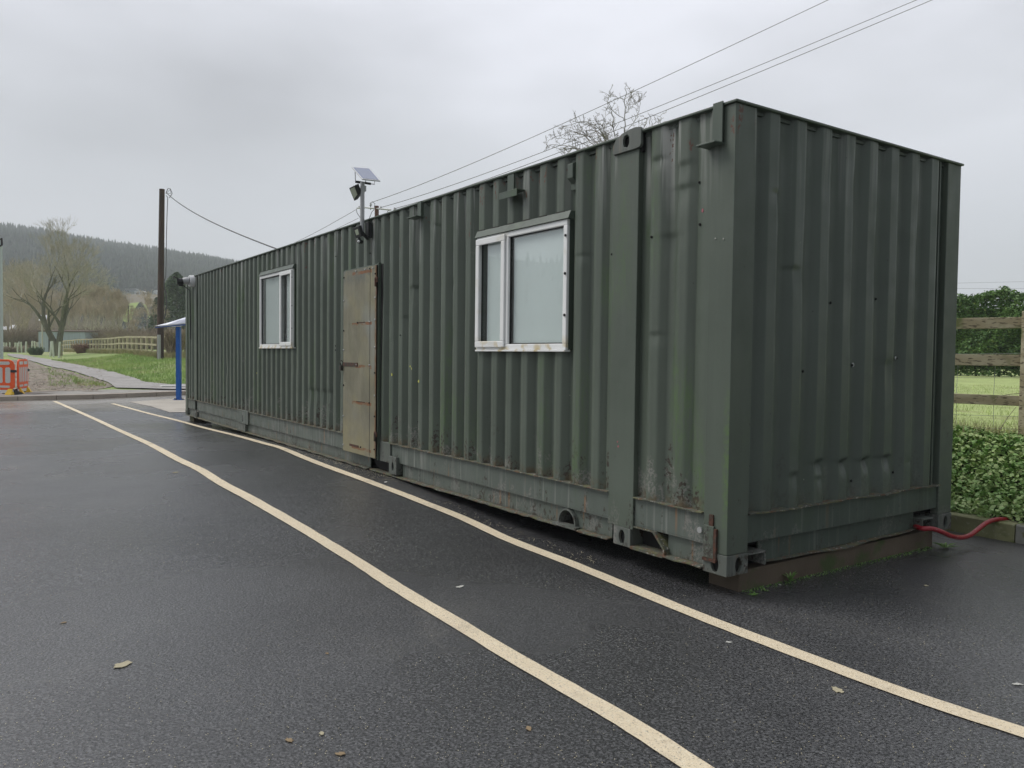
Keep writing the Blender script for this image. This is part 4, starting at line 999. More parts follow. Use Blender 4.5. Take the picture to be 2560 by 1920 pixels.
def ground_at(px, d, dz=0):
    p = at(px, 880, d); p.z = terrain(p.x, p.y)+dz; return p
def wgz(px, d):
    p = at(px, 880, d); r = math.hypot(p.x-CAM[0], p.y-CAM[1]); p.z = wide_z(p.x, p.y, r); return p
p = ground_at(142, 68)
bare_tree('bare_tree', p, 12.0, 11, 'large twin-trunked bare tree beside the gravel path', maxl=6, r=.33, twin=True, kids=(2, 3), spread=.58, up=.09, minr=.009)
G1 = 'bare trees of the wood behind the timber fence'
v1 = bare_tree('wood_tree', ground_at(250, 118), 9.5, 21, 'slender bare brown tree in the wood behind the timber fence', G1, 6, .15, (2, 3), M_birch, M_wood, .38, .22, .011, .35)
v2 = bare_tree('wood_tree', ground_at(285, 112), 8.6, 22, 'slender bare brown tree in the wood behind the timber fence', G1, 6, .15, (2, 3), M_birch, M_wood, .42, .2, .011, .3)
v3 = bare_tree('wood_tree', ground_at(40, 125), 15.0, 23, 'tall spreading bare tree in the wood left of the twin-trunked tree', 'tall bare trees at the left edge', 6, .2, (2, 3), M_wood, M_wood, .55, .1, .013, .25)
for px, d, s, k in ((212, 115, 1.0, 0), (232, 125, 1.08, 1), (268, 122, 1.05, 1), (300, 118, .93, 0), (190, 120, 1.05, 1), (318, 121, .80, 0), (205, 130, 1.0, 0), (256, 130, 1.1, 0), (335, 126, .55, 1), (170, 128, 1.05, 0), (280, 132, 1.05, 1), (150, 124, .95, 0), (185, 136, 1.15, 0), (225, 138, 1.15, 1), (120, 130, 1.0, 1), (305, 134, 1.0, 0), (245, 112, .9, 0)):
    clone((v1, v2)[k], ground_at(px, d), (s, s), px*.7)
for px, d, s in ((8, 118, .88), (75, 135, .86), (-15, 130, 1.0), (98, 140, .78), (22, 140, 1.0), (55, 128, .72), (120, 142, .70)):
    clone(v3, ground_at(px, d), (s*1.1, s), px*.9)
# lone bare tree right of the green field, low scrub
bare_tree('bare_tree', ground_at(365, 95), 7.2, 31, 'small dark bare tree between the green field and the utility pole', None, 6, .13, (2, 3), M_fruit, M_wood, .6, .08, .011, .3)
# scrub bushes
def shrub(name, loc, w, h, seed, label, cat='shrub', mat=M_wood, group=None, n=700, r=.012):
    rg = random.Random(seed); b = MB()
    for i in range(n):
        a_ = rg.random()*6.28; q = rg.random()**.5; x, y = math.cos(a_)*w*q*.3, math.sin(a_)*w*q*.3
        tx, ty, tz = math.cos(a_)*w*.5*rg.uniform(.3, 1)*1.1, math.sin(a_)*w*.5*rg.uniform(.3, 1), h*rg.uniform(.45, 1)*(1-.35*q)
        m_ = Vector((x, y, 0)).lerp(Vector((tx, ty, tz)), .5)+Vector((rg.gauss(0, .1), rg.gauss(0, .1), .1))
        b.tube([(x, y, -.1), m_, (tx, ty, tz)], [r*1.3, r, r*.6], 3, cap=False)
    o = b.build(name, mat); o.location = loc; return tag(o, label, cat, group)
M_scrub = bark('scrub_stems', (.26, .21, .16), (.36, .30, .22))
sc = shrub('scrub_bush', ground_at(350, 88), 7, 3.0, 1, 'brown leafless scrub bush behind the timber fence', mat=M_scrub, group='brown scrub behind the timber fence', n=900, r=.02)
for px, d, s in ((300, 98, 1.1), (325, 92, .95), (270, 104, 1.2), (385, 84, .9), (240, 110, 1.25), (415, 90, 1.05), (200, 112, 1.2), (160, 114, 1.2), (100, 118, 1.4), (60, 112, 1.4), (20, 110, 1.5), (130, 112, 1.2), (450, 92, 1.1)):
    c = sc.copy(); col.objects.link(c); c.location = ground_at(px, d); c.scale = (s, s, s*.9); c.rotation_euler = (0, 0, px)
# evergreens
def conifer(loc, w, h, seed, label, group=None, n=9000, sz=.32):
    root = empty('evergreen_tree', loc, label=label, cat='tree', group=group)
    r_ = np.random.RandomState(seed); z = r_.rand(n)**.8; wob = np.array([.75+.5*mnoise.noise(Vector((zz*4, a_, seed))) for zz, a_ in zip(z, r_.rand(n)*3)])
    ang = r_.rand(n)*6.28; rad = w*.5*(1-z)**.6*wob*(.55+.45*np.sqrt(r_.rand(n)))
    lob = np.array([1+.35*mnoise.noise(Vector((math.cos(a_)*1.7, math.sin(a_)*1.7, zz*5+seed))) for a_, zz in zip(ang, z)])
    P = np.stack([np.cos(ang)*rad*lob, np.sin(ang)*rad*lob, z*h+.3], 1); V, F = leaf_cloud(P, sz, .5, 1.0, 'x')
    np_mesh('crown', V, F, M_conif2, root); MB().tube([(0, 0, -.3), (0, 0, h*.8)], [.16, .05], 6).build('trunk', M_bark, root); return root
conifer(ground_at(443, 100), 9.5, 9.3, 1, 'broad dark evergreen tree just right of the utility pole')
conifer(ground_at(392, 118), 3.5, 7.2, 2, 'narrow dark evergreen tree left of the utility pole')
conifer(ground_at(475, 108), 5.0, 7.6, 3, 'dark evergreen tree half hidden behind the far container corner')
conifer(wgz(352, 330), 10, 9, 4, 'round dark bush on the slope above the green field', n=3000, sz=.8)
# far green field on the slope
def slope_patch(name, pxs, mat, lift=1.0):
    # points on the hill terrain
    pts = []
    for px, d in pxs:
        p = wgz(px, d); p.z += lift; pts.append(p)
    n = len(pts); b = MB(); b.add(pts, [tuple(range(n))]); return b.build(name, mat, kind='structure')
def hf(px, py):
    d = ray(px, py); t = 150
    while t < 1100:
        p = Vector(CAM)+d*t; r = math.hypot(p.x-CAM[0], p.y-CAM[1])
        if p.z < wide_z(p.x, p.y, r): return p, t
        t += 1
    return p, t
def slope_poly(name, pix, mat, lift):
    b = MB(); pts = [hf(*q)[0]+Vector((0, 0, lift)) for q in pix]; c = sum(pts, Vector())/len(pts)
    n = len(pts); b.add([c]+pts, [(0, 1+i, 1+(i+1) % n) for i in range(n)]); return b.build(name, mat, kind='structure')
M_ffar = Mat('far_pasture', (.26, .35, .06), 1).m; M_brn = Mat('far_bracken', (.19, .155, .10), 1).m
slope_poly('far_field', [(306, 768), (345, 763), (366, 770), (376, 800), (362, 815), (314, 815), (290, 800)], M_ffar, 1.5)
slope_poly('far_bracken', [(316, 742), (350, 742), (400, 742), (405, 775), (362, 772), (330, 769), (310, 768)], M_brn, 1.4)
# far farm buildings / vehicles
def farbox(px, py, w, h, dep, mat, roofm, label, cat, name):
    p, t = hf(px, py); root = empty(name, p, label=label, cat=cat)
    yaw = math.atan2(RT.y, RT.x); rm = Matrix.Rotation(yaw, 3, 'Z')
    def tf(b): b.v = [tuple(rm @ Vector(v)) for v in b.v]; return b
    tf(MB().box((-w/2, -dep/2, 0), (w/2, dep/2, h))).build('wall', mat, root)
    tf(MB().prism([(-w/2-.3, h+.01), (w/2+.3, h+.01), (w/2-.6, h*1.45), (-w/2+.6, h*1.45)], 1, -dep/2-.3, dep/2+.3)).build('roof', roofm, root)
    tf(MB().box((-w*.3, -dep/2-.1, h*.25), (-w*.05, -dep/2-.02, h*.7))).build('window', M_dark, root)
farbox(328, 732, 8.0, 1.6, 4, M_shed, M_galv, 'long low pale building on the distant hillside', 'building', 'farm_building')
farbox(351, 739, 5.5, 1.8, 3, M_white, M_white, 'small white van-like shape beside the distant pale building', 'van', 'parked_van')
farbox(392, 741, 2.2, 2.4, 3, M_white, M_white, 'tiny white building behind the utility pole on the far slope', 'building', 'farm_building')
farbox(282, 708, 1.6, 2.8, 2, M_white, M_galv, 'tiny white hut among the trees on the distant hill', 'hut', 'hut')
# conifer forest on the hill, one mass
def forest():
    r_ = np.random.RandomState(7); T = []
    for i in range(15000):
        px = r_.uniform(-160, 800); t = 300 + (r_.rand()**.7)*760
        p = at(px, 700, t); r = math.hypot(p.x-CAM[0], p.y-CAM[1]); z = wide_z(p.x, p.y, r)
        scr = 960 - FPX*((Vector((p.x, p.y, z))-Vector(CAM)).dot(UP))/t
        if 300 < px < 420 and scr > 733: continue
        if 340 < t < 420 and scr > 760: continue
        T.append((p.x, p.y, z, r))
    for i in range(2500):       # across the valley, seen only in the window glass
        w = r_.rand()*6.28; r = 500+r_.rand()*550; x, y = CAM[0]+math.cos(w)*r, CAM[1]+math.sin(w)*r; T.append((x, y, wide_z(x, y, r), r))
    V = []; F = []
    for x, y, z, r in T:
        h = r_.uniform(8, 15); w = h*r_.uniform(.16, .24); a0 = r_.rand()*6.28; k = len(V); n = 5; z -= 1
        for lo, hi, ww in ((.08, .55, 1.0), (.38, .80, .72), (.66, 1.0, .42)):
            b0 = len(V)
            for j in range(n):
                aa = a0+6.283*j/n; q = w*ww*r_.uniform(.75, 1.2); V.append((x+math.cos(aa)*q, y+math.sin(aa)*q, z+h*lo))
            V.append((x, y, z+h*hi))
            for j in range(n): F.append((b0+j, b0+(j+1) % n, b0+n))
    np_mesh('conifer_forest', V, F, M_conif, label='misty conifer plantation covering the distant hillside', cat='forest', kind='stuff')
    # brown leafless woodland on the lower slope : fuzzy clumps of twigs
    V = []; F = []
    for i in range(2600):
        px = r_.uniform(-120, 640); t = r_.uniform(165, 420)
        if 300 < px < 410 and t > 150 : continue
        p = at(px, 700, t); r = math.hypot(p.x-CAM[0], p.y-CAM[1]); z = wide_z(p.x, p.y, r); h = r_.uniform(4, 8)*(1.15 if px < 150 else .9)
        for j in range(16):
            aa = r_.rand()*6.28; q = r_.rand()*h*.30; x0, y0 = p.x+math.cos(aa)*q*.3, p.y+math.sin(aa)*q*.3; x1, y1 = p.x+math.cos(aa)*q, p.y+math.sin(aa)*q; w = .05+.0003*t; z1 = z+h*r_.uniform(.6, 1)
            k = len(V); V += [(x0-w, y0+w, z), (x0+w, y0-w, z), (x1, y1, z1)]; F.append((k, k+1, k+2))
            k = len(V); V += [(x0+w, y0+w, z), (x0-w, y0-w, z), (x1, y1, z1)]; F.append((k, k+1, k+2))
    np_mesh('bare_woodland', V, F, M_wood, label='brown leafless woodland massed below the conifers', cat='woodland', kind='stuff')
forest()
# fruit tree behind the container
def fruit():
    D0 = 12.5; rg = random.Random(77); base = at(1560, 430, D0); g = Vector((base.x, base.y, -.1))
    root = empty('fruit_tree', g, label='bare twiggy fruit tree showing above the container roof', cat='tree')
    bt, bw = MB(), MB()
    tr_top = at(1556, 420, D0); bt.tube([g, g.lerp(tr_top, .5), tr_top], [.11, .09, .035], 8)
    def line(pts, r0_, r1_, spur=1.0):
        P = [at(x, y, d) for x, y, d in pts]; Q = []
        for i in range(len(P)-1):
            p0, p1, p2, p3 = P[max(i-1, 0)], P[i], P[i+1], P[min(i+2, len(P)-1)]
            for j in range(6):
                t = j/6; Q.append(.5*((2*p1) + (p2-p0)*t + (2*p0-5*p1+4*p2-p3)*t*t + (3*p1-p0-3*p2+p3)*t**3) + Vector((rg.gauss(0, .008), rg.gauss(0, .008), rg.gauss(0, .008))))
        Q.append(P[-1]); n = len(Q); bw.tube(Q, [.75*(r0_+(r1_-r0_)*i/(n-1)) for i in range(n)], 5, cap=False)
        for i in range(1, n):
            for _ in range(2 if rg.random() < .5*spur else 1):
                if rg.random() < .85*spur:
                    d = (Q[i]-Q[i-1]).normalized(); a_, c = basis(d); w = rg.random()*6.28; ln = rg.uniform(.04, .20); v = (d*.6+(a_*math.cos(w)+c*math.sin(w))+Vector((0, 0, .35))).normalized()
                    m_ = Q[i]+v*ln*.5+Vector((rg.gauss(0, .015), rg.gauss(0, .015), .01)); e_ = Q[i]+v*ln
                    bw.tube([Q[i], m_, e_], [.0038, .003, .0022], 3, cap=False)
                    for __ in range(rg.choice((1, 2, 3))):
                        q = Q[i].lerp(e_, rg.uniform(.4, 1)); v2 = (v+Vector((rg.gauss(0, .6), rg.gauss(0, .6), rg.gauss(0, .6)))).normalized()*rg.uniform(.02, .07); bw.tube([q, q+v2], [.003, .0036], 3)
    L1 = D0
    line([(1558, 425, L1), (1560, 350, L1), (1562, 280, L1), (1564, 215, L1)], .016, .006, .25)
    line([(1561, 300, L1), (1520, 265, L1), (1523, 240, L1-.1)], .008, .004, .8); line([(1561, 330, L1), (1590, 300, L1), (1600, 255, L1)], .007, .004, .8)
    line([(1562, 265, L1), (1575, 245, L1), (1578, 232, L1)], .005, .003, 1); line([(1562, 285, L1), (1580, 265, L1), (1600, 254, L1)], .006, .004, 1); line([(1562, 250, L1), (1540, 242, L1), (1523, 240, L1)], .006, .004, .7)
    line([(1555, 400, L1), (1535, 330, L1-.3), (1530, 270, L1-.4)], .012, .005, 1); line([(1550, 410, L1), (1530, 375, L1), (1512, 330, L1+.2), (1513, 290, L1+.2)], .012, .005, 1)
    ends = [((1372, 350), (1440, 330)), ((1395, 322), (1470, 305)), ((1410, 390), (1440, 372)), ((1440, 305), (1490, 315)), ((1470, 312), (1500, 335)), ((1366, 362), (1420, 366)), ((1490, 300), (1510, 340)), ((1500, 310), (1522, 350)), ((1420, 335), (1470, 340)), ((1388, 345), (1450, 355)), ((1430, 320), (1480, 345)), ((1455, 330), (1500, 370)), ((1530, 310), (1540, 355)), ((1400, 375), (1450, 372))]
    for (ex, ey), (mx_, my_) in ends:
        dz = rg.uniform(-.8, .8); line([(1552, 425, L1), ((1552+mx_)/2, (418+my_)/2, L1+dz*.4), (mx_, my_, L1+dz), (ex, ey, L1+dz*1.2)], .014, .004, 1.1)
    for (ex, ey), (mx_, my_) in [((1618, 300), (1595, 335)), ((1640, 305), (1610, 320)), ((1655, 285), (1640, 310)), ((1600, 315), (1580, 340)), ((1625, 320), (1600, 340))]:
        dz = rg.uniform(-.5, .5); line([(1560, 420, L1), (mx_, my_+20, L1+dz*.5), (ex, ey, L1+dz)], .010, .004, .9)
    for b_, nm, mt in ((bt, 'trunk', M_fruit), (bw, 'crown', M_fruit)):
        b_.v = [tuple(Vector(v)-g) for v in b_.v]; b_.build(nm, mt, root)
fruit()

# ------------------------------------------------------------------ left-hand furniture
# near utility pole
pb = ground_at(400, 42); pt = at(405, 473, 42)
o = empty('utility_pole', pb, label='dark brown timber utility pole rising from the grass verge left of the container', cat='utility pole')
ob(MB().tube([pb-Vector((0, 0, .5)), pb.lerp(pt, .5), pt], [.18, .155, .135], 14), 'pole', M_pole, o)
lo_ = lambda x, y, d=41.7: at(380+x*.22906, 440+y*.22906, d)
ob(MB().tube([lo_(155, 180), lo_(175, 135), lo_(200, 140), lo_(220, 190), lo_(205, 215), lo_(190, 240)], .018, 6).tube([lo_(150, 195), lo_(200, 145), lo_(205, 190), lo_(160, 190)], .012, 6), 'cable_loop', M_wire, o)
ob(MB().tube([lo_(155, 215), lo_(172, 230), lo_(165, 400), lo_(158, 650), lo_(155, 900), lo_(150, 1100), lo_(132, 1150)], .018, 6).tube([lo_(132, 1150), lo_(135, 1220), lo_(155, 1300), lo_(158, 1400), lo_(148, 1500), lo_(132, 1560)], .028, 6), 'down_cable', M_wire, o)
ob(MB().tube([at(397.5, 837, 41.6), at(398, 917, 41.6)], .085, 10), 'conduit', M_galv, o)
# service cable from the pole to the container roof
pa, pb2 = at(416, 482, 41.8), at(740, 640, 12.3)
pts = [pa.lerp(pb2, t)-Vector((0, 0,   .22*4*t*(1-t))) for t in lin(0, 1, 24)]
tag(MB().tube(pts, [.024-.012*t for t in lin(0, 1, 24)], 5).build('service_cable', M_wire), 'single black cable sagging from the near utility pole to the container roof', 'cable')
# far pole with crossarm
q0, q1 = at(942, 515, 52), at(942, 515, 52); q0.z = -.5
o = empty('utility_pole', (q1.x, q1.y, 0), label='reddish utility pole with a crossarm behind the container roof', cat='utility pole')
ob(MB().tube([q0, q1], [.18, .135], 12), 'pole', M_pole2, o)
A5 = lambda x, y, d=52: at(820+x*.1808, 380+y*.1808, d)
ob(MB().tube([A5(400, 775, 53), A5(520, 768, 52.5), A5(700, 785, 51.8), A5(870, 800, 51)], .05, 6), 'crossarm', M_galv, o)
for x, y, d in ((590, 722, 52.3), (730, 768, 51.7), (920, 785, 50.8), (430, 765, 52.9)): ob(MB().tube([A5(x, y+18, d), A5(x, y-16, d)], [.09, .05], 8), 'insulator', M_galv, o)
ob(MB().tube([A5(590, 735, 52.3), A5(590, 800, 52.3)], .03, 5).tube([A5(610, 685), A5(650, 715), A5(635, 800), A5(605, 830), A5(560, 950)], .02, 5).tube([A5(395, 800), A5(400, 840), A5(440, 900), A5(465, 950)], .02, 5).tube([A5(940, 775), A5(945, 820), A5(900, 850), A5(830, 850), A5(820, 820), A5(870, 800)], .02, 5), 'jumper_wire', M_wire, o)
def wire(a_, b_, sag, label, r=(.012, .012), g=None):
    pts = [a_.lerp(b_, t)-Vector((0, 0, sag*4*t*(1-t))) for t in lin(0, 1, 30)]
    tag(MB().tube(pts, [r[0]+(r[1]-r[0])*t for t in lin(0, 1, 30)], 5).build('overhead_wire', M_lwire), label, 'wire', g)
def beyond(px, py, d, px2, py2, k):     # extend past the frame edge
    return at(px+(px-px2)*k, py+(py-py2)*k, d)
wire(A5(590, 700, 52.3), at(2200, -62, 13), .25, 'uppermost overhead wire crossing from the far pole to the top right', (.020, .0052))
wire(A5(735, 765, 51.7), at(2500, -88, 13), .3, 'upper of the two parallel overhead wires right of the top wire', (.020, .0052))
wire(A5(930, 780, 50.8), at(2500, -72, 12.4), .3, 'lower of the two parallel overhead wires right of the top wire', (.020, .0052))
wire(A5(400, 790, 53), at(700, 622, 120), .2, 'distant overhead wire running left from the far pole down to the roof edge', (.018, .03))
wire(A5(420, 915, 53), at(640, 660, 130), .2, 'faint lower distant wire left of the far pole', (.015, .02))
wire(at(2380, 708, 90), at(2700, 701, 90), 0, 'upper thin distant wire above the hedge at the right edge', (.012, .012))
wire(at(2380, 721, 90), at(2700, 722, 90), 0, 'lower thin distant wire above the hedge at the right edge', (.012, .012))
# pale lamp mast at the left edge
p0 = ground_at(1, 27); p0.z = .0; p1 = at(0, 606, 27)
o = empty('lamp_mast', p0, label='pale green lamp mast at the left edge behind the orange barriers', cat='lamp post')
ob(MB().tube([p0, p1], [.085, .065], 14), 'pole', M_pale, o)
ob(MB().tube([at(-12, 600, 27), at(4, 597, 26.9), at(5, 612, 26.9), at(-3, 616, 26.9)], .035, 8), 'lamp_head', M_black, o)
# blue shelter
z0 = carpark(0, 20)
pbm = hit(447, 1000, carpark); dd = (pbm-Vector(CAM)).dot(FW)
o = empty('cycle_shelter', pbm, label='shelter with bright blue post and pale curved roof at the far end of the container', cat='shelter')
ptp = at(447, 817, dd); ptp.x, ptp.y = pbm.x, pbm.y
b = MB().box((pbm.x-.06, pbm.y-.06, pbm.z), (pbm.x+.06, pbm.y+.06, ptp.z), rot=Matrix.Rotation(YAW-math.pi/2, 3, 'Z')); ob(b, 'post', M_blue, o, bevel=.008)
b = MB().box((pbm.x-.12, pbm.y-.12, pbm.z), (pbm.x+.12, pbm.y+.12, pbm.z+.02), rot=Matrix.Rotation(YAW-math.pi/2, 3, 'Z')); bp = ob(b, 'base_plate', M_blue, o)
for sx_, sy_ in ((-.09, -.09), (.09, -.09), (.09, .09), (-.09, .09)): ob(MB().tube([(pbm.x+sx_, pbm.y+sy_, pbm.z+.02), (pbm.x+sx_, pbm.y+sy_, pbm.z+.045)], .018, 6), 'bolt', M_dark, o)
e0, e1 = at(388, 820, dd-.25), at(720, 790, dd-.3)      # front fascia line (lower edge)
dirr = (e1-e0); back = Vector((FW.x, FW.y, 0)).normalized()*1.5
nS = 12; V = []; F = []
for i in range(nS+1):
    t = i/nS; p = e0+dirr*t
    rise = .42*sst(0, .5, t)
    rise = min(.34, .85*t); V += [tuple(p+Vector((0, 0, .06))), tuple(p+back*.03+Vector((0, 0, .065+rise*.6))), tuple(p+back*.12+Vector((0, 0, .07+rise*.95))), tuple(p+back+Vector((0, 0, .08+rise*1.15)))]
for i in range(nS):
    for j in range(3): F.append((i*4+j, i*4+4+j, i*4+5+j, i*4+1+j))
rb = MB().add(V, F); rf = ob(rb, 'roof', M_poly, o); mdd = rf.modifiers.new('solid', 'SOLIDIFY'); mdd.thickness = .012
b = MB(); u_ = Vector((0, 0, 1))
b.add([e0, e1, e1+u_*.09+Vector((0, 0, 0)), e0+u_*.028, e0+back*.02, e1+back*.02, e1+back*.02+u_*.09, e0+back*.02+u_*.028], [(0,1,2,3),(4,7,6,5),(0,4,5,1),(3,2,6,7),(0,3,7,4),(1,5,6,2)]); ob(b, 'fascia', M_bluef, o)
for i in (3, 6, 9):
    t = i/nS; p = e0+dirr*t; ob(MB().tube([p+Vector((0, 0, .02)), p+back+Vector((0, 0, .03+min(.34, .85*t)))], .02, 6), 'rafter', M_blue, o)
p2 = pbm+dirr.normalized()*2.4; ob(MB().box((p2.x-.06, p2.y-.06, pbm.z), (p2.x+.06, p2.y+.06, ptp.z+.05)), 'post', M_blue, o)
# orange barriers
def barrier(P0, du, wdt, label, hgt=.84, z0_=.13):
    root = empty('safety_barrier', P0, label=label, cat='barrier', group='orange chapter barriers on the pavement')
    du = Vector(du).normalized(); dn = Vector((du.y, -du.x, 0))
    if dn.dot(Vector(CAM)-P0) < 0: dn = -dn
    def PT(u, v, n_): return tuple(du*u + Vector((0, 0, v)) + dn*n_)
    def panel(poly, n0, n1, name, mat, parent=root, bevel=0):
        b = MB(); n = len(poly); b.add([PT(u, v, n0) for u, v in poly]+[PT(u, v, n1) for u, v in poly], [tuple(range(n))[::-1], tuple(range(n, 2*n))]+[(i, (i+1) % n, n+(i+1) % n, n+i) for i in range(n)]); return b.build(name, mat, parent, bevel=bevel)
    w = wdt/2; z1 = z0_+hgt
    rr_ = .16; outl = [(-w, z0_+rr_*.5), (-w+rr_*.6, z0_), (w-rr_*.6, z0_), (w, z0_+rr_*.5), (w, z1-rr_), (w-rr_*.25, z1-rr_*.35), (w-rr_, z1)] + [(-w+rr_, z1), (-w+rr_*.25, z1-rr_*.35), (-w, z1-rr_)]
    bd = panel(outl, -.02, .02, 'body', M_orange, bevel=.012)
    def rr2(u0, u1, v0, v1, r): return [(u0+r, v0), (u1-r, v0), (u1, v0+r), (u1, v1-r), (u1-r, v1), (u0+r, v1), (u0, v1-r), (u0, v0+r)]
    ns = max(1, int(wdt/.22)); pitch = (wdt-.14)/ns
    for i in range(ns):
        c = -w+.07+pitch*(i+.5); panel(rr2(c-pitch*.33, c+pitch*.33, z0_+.19, z1-.22, .03), .021, .024, 'reflective_strip', M_refl, bd); panel(rr2(c-pitch*.33, c+pitch*.33, z0_+.19, z1-.22, .03), -.024, -.021, 'reflective_strip', M_refl, bd)
    for u0, u1 in ((-w+.12, -.06), (.06, w-.12)):
        if u1 > u0+.1: panel(rr2(u0, u1, z1-.15, z1-.06, .03), .021, .024, 'slot', M_refl, bd); panel(rr2(u0, u1, z0_+.06, z0_+.12, .025), .021, .024, 'slot', M_refl, bd)
    panel([(-w+.05, .04), (w-.05, .04), (w-.05, z0_-.002), (-w+.05, z0_-.002)], -.012, .012, 'tapping_board', M_white, bd)
    for u in (-w+.18, w-.12):
        b = MB(); b.add([PT(u-.09, 0, .13), PT(u+.09, 0, .13), PT(u+.05, .16, .03), PT(u-.05, .16, .03), PT(u-.09, 0, -.02), PT(u+.09, 0, -.02), PT(u+.05, .16, -.02), PT(u-.05, .16, -.02)], [(0,1,2,3),(4,7,6,5),(0,4,5,1),(3,2,6,7),(0,3,7,4),(1,5,6,2)]); b.build('foot', M_yel, root)
        b = MB(); b.add([PT(u-.10, 0, -.03), PT(u+.10, 0, -.03), PT(u+.07, .15, -.03), PT(u-.07, .15, -.03), PT(u-.11, 0, -.40), PT(u+.11, 0, -.40), PT(u+.09, .03, -.40), PT(u-.09, .03, -.40)], [(0,1,2,3),(4,7,6,5),(0,4,5,1),(3,2,6,7),(0,3,7,4),(1,5,6,2)]); b.build('base', M_rubber, root)
    panel(rr2(w-.09, w+.06, z1-.36, z1-.29, .01), .0, .045, 'clip', M_black, bd)
    return root
pB = at(42, 985, 21.9); pB.z = .03; dRT = Vector((RT.x, RT.y, 0)).normalized(); dFW = Vector((FW.x, FW.y, 0)).normalized()
barrier(pB - dRT*.66 , dRT, 1.22, 'orange plastic barrier facing the car park at the left edge')
pB2 = at(57, 975, 22.4); pB2.z = .03
dRAY = Vector((ray(60, 900).x, ray(60, 900).y, 0)).normalized(); dPR = Vector((dRAY.y, -dRAY.x, 0))
barrier(pB2 + dRAY*.55, (dRAY*.975+dPR*.20), 1.2, 'orange plastic barrier standing end-on beside the front one')
# fence along the verge
f2 = empty('field_fence', ground_at(300, 60), label='pale post-and-rail fence running back along the verge behind the bare tree', cat='fence')
pl_ = [(620, 40), (530, 41.5), (470, 43.5), (395, 46.5), (330, 54), (233, 70), (190, 79), (155, 88), (118, 99), (75, 110), (40, 122)]
P = [ground_at(px, d) for px, d in pl_]
tot = 0; posts = []
for a_, b_ in zip(P, P[1:]):
    n = max(1, int(round((b_-a_).length/(1.85 if (a_-Vector(CAM)).length < 70 else 1.9))))
    for i in range(n): q = a_.lerp(b_, i/n); q.z = terrain(q.x, q.y); posts.append(q)
for i, q in enumerate(posts): ob(MB().box((q.x-.055, q.y-.055, q.z-.3), (q.x+.055, q.y+.055, q.z+1.22), rot=Matrix.Rotation(.4, 3, 'Z')), 'post', M_timber, f2)
for i, (a_, b_) in enumerate(zip(posts, posts[1:])):
    b = MB()
    for hgt_ in (1.10, .66, .24):
        nrm_ = (b_-a_); nrm_ = Vector((nrm_.y, -nrm_.x, 0)).normalized()*.05
        A_, B_ = a_-nrm_+Vector((0, 0, hgt_)), b_-nrm_+Vector((0, 0, hgt_)); u_ = Vector((0, 0, .11)); t_ = nrm_*.5
        b.add([A_, B_, B_+u_, A_+u_, A_-t_, B_-t_, B_+u_-t_, A_+u_-t_], [(0,1,2,3),(4,7,6,5),(0,4,5,1),(3,2,6,7),(0,3,7,4),(1,5,6,2)])
    ob(b, 'rail', M_timber, f2)
# shed
sp0 = ground_at(173, 96); o = empty('metal_shed', sp0, label='low pale blue-grey corrugated shed behind the fence', cat='shed'); yaw = math.atan2(RT.y, RT.x)
rm = Matrix.Rotation(yaw, 3, 'Z')
def tf(b): b.v = [tuple(rm @ Vector(v)) for v in b.v]; return b
tf(MB().box((-2.8, -1.5, -.5), (2.75, 1.5, 2.15))).build('wall', M_shed, o); tf(MB().prism([(-1.62, 2.16), (-1.62, 2.27), (1.62, 2.42), (1.62, 2.30)], 0, -2.95, 2.9)).build('roof', M_shedr, o)
b = MB()
for i in range(22): b.box((-2.75+.25*i, -1.52, -.4), (-2.65+.25*i, -1.501, 2.14))
tf(b).build('cladding_ribs', M_shed, o); tf(MB().box((-1.6, -1.54, -.4), (-1.45, -1.521, 2.1))).build('trim', M_dsteel, o)
# solar path lamps
def plamp(px, d, top, label, pw):
    pw *= 1.5
    g = ground_at(px, d); t = at(px, top, d); t.x, t.y = g.x, g.y; root = empty('path_lamp', g, label=label, cat='path lamp', group='solar path lamps'); h = (t-g).z
    MB().tube([(0, 0, -.3), (0, 0, h)], [.085, .075], 8).build('pole', M_lpole, root)
    v = []; r_ = Vector((RT.x, RT.y, 0)).normalized(); f_ = Vector((FW.x, FW.y, 0)).normalized(); z = Vector((0, 0, h))
    qs = [z-r_*pw*.4+f_*.2+Vector((0, 0, .55)), z+r_*pw*.5+f_*.2+Vector((0, 0, .55)), z+r_*pw*.7-f_*.15-Vector((0, 0, .05)), z-r_*pw*.3-f_*.15-Vector((0, 0, .05))]
    n_ = (qs[1]-qs[0]).cross(qs[3]-qs[0]).normalized(); MB().add(*slab(qs, -.02, .02, n_)).build('solar_panel', M_cell2, root); MB().add(*slab(qs, -.024, .015, n_, .1)).build('panel_frame', M_alu, root)
    MB().box((-.12, -.2, h-.22), (.12, .1, h-.06)).build('lamp_head', M_black, root)
M_cell2 = Mat('lamp_solar_cells', (.55, .55, .72), .3).m; M_lpole = Mat('pale_lamp_pole', (.55, .54, .46), .6).m
plamp(106, 92, 800, 'nearest solar path lamp, left of the bare tree trunk', .55)
plamp(31, 120, 822, 'second solar path lamp, farther along the path', .62)
plamp(9, 150, 824, 'farthest solar path lamp, beside the pale mast', .65)
# distant small poles
for px, top, bot, d, lab in ((321, 763, 820, 170, 'slim distant telegraph pole against the green field'), (381, 783, 845, 150, 'dark distant telegraph pole just left of the near utility pole')):
    p0, p1 = at(px, bot+25, d), at(px, top, d); o = empty('telegraph_pole', p0, label=lab, cat='telegraph pole'); ob(MB().tube([p0, p1], [.17, .13], 6), 'pole', M_pole, o); ob(MB().tube([p1-RT*1.1-UP*.2, p1+RT*1.1-UP*.2], .07, 5), 'crossarm', M_pole, o)
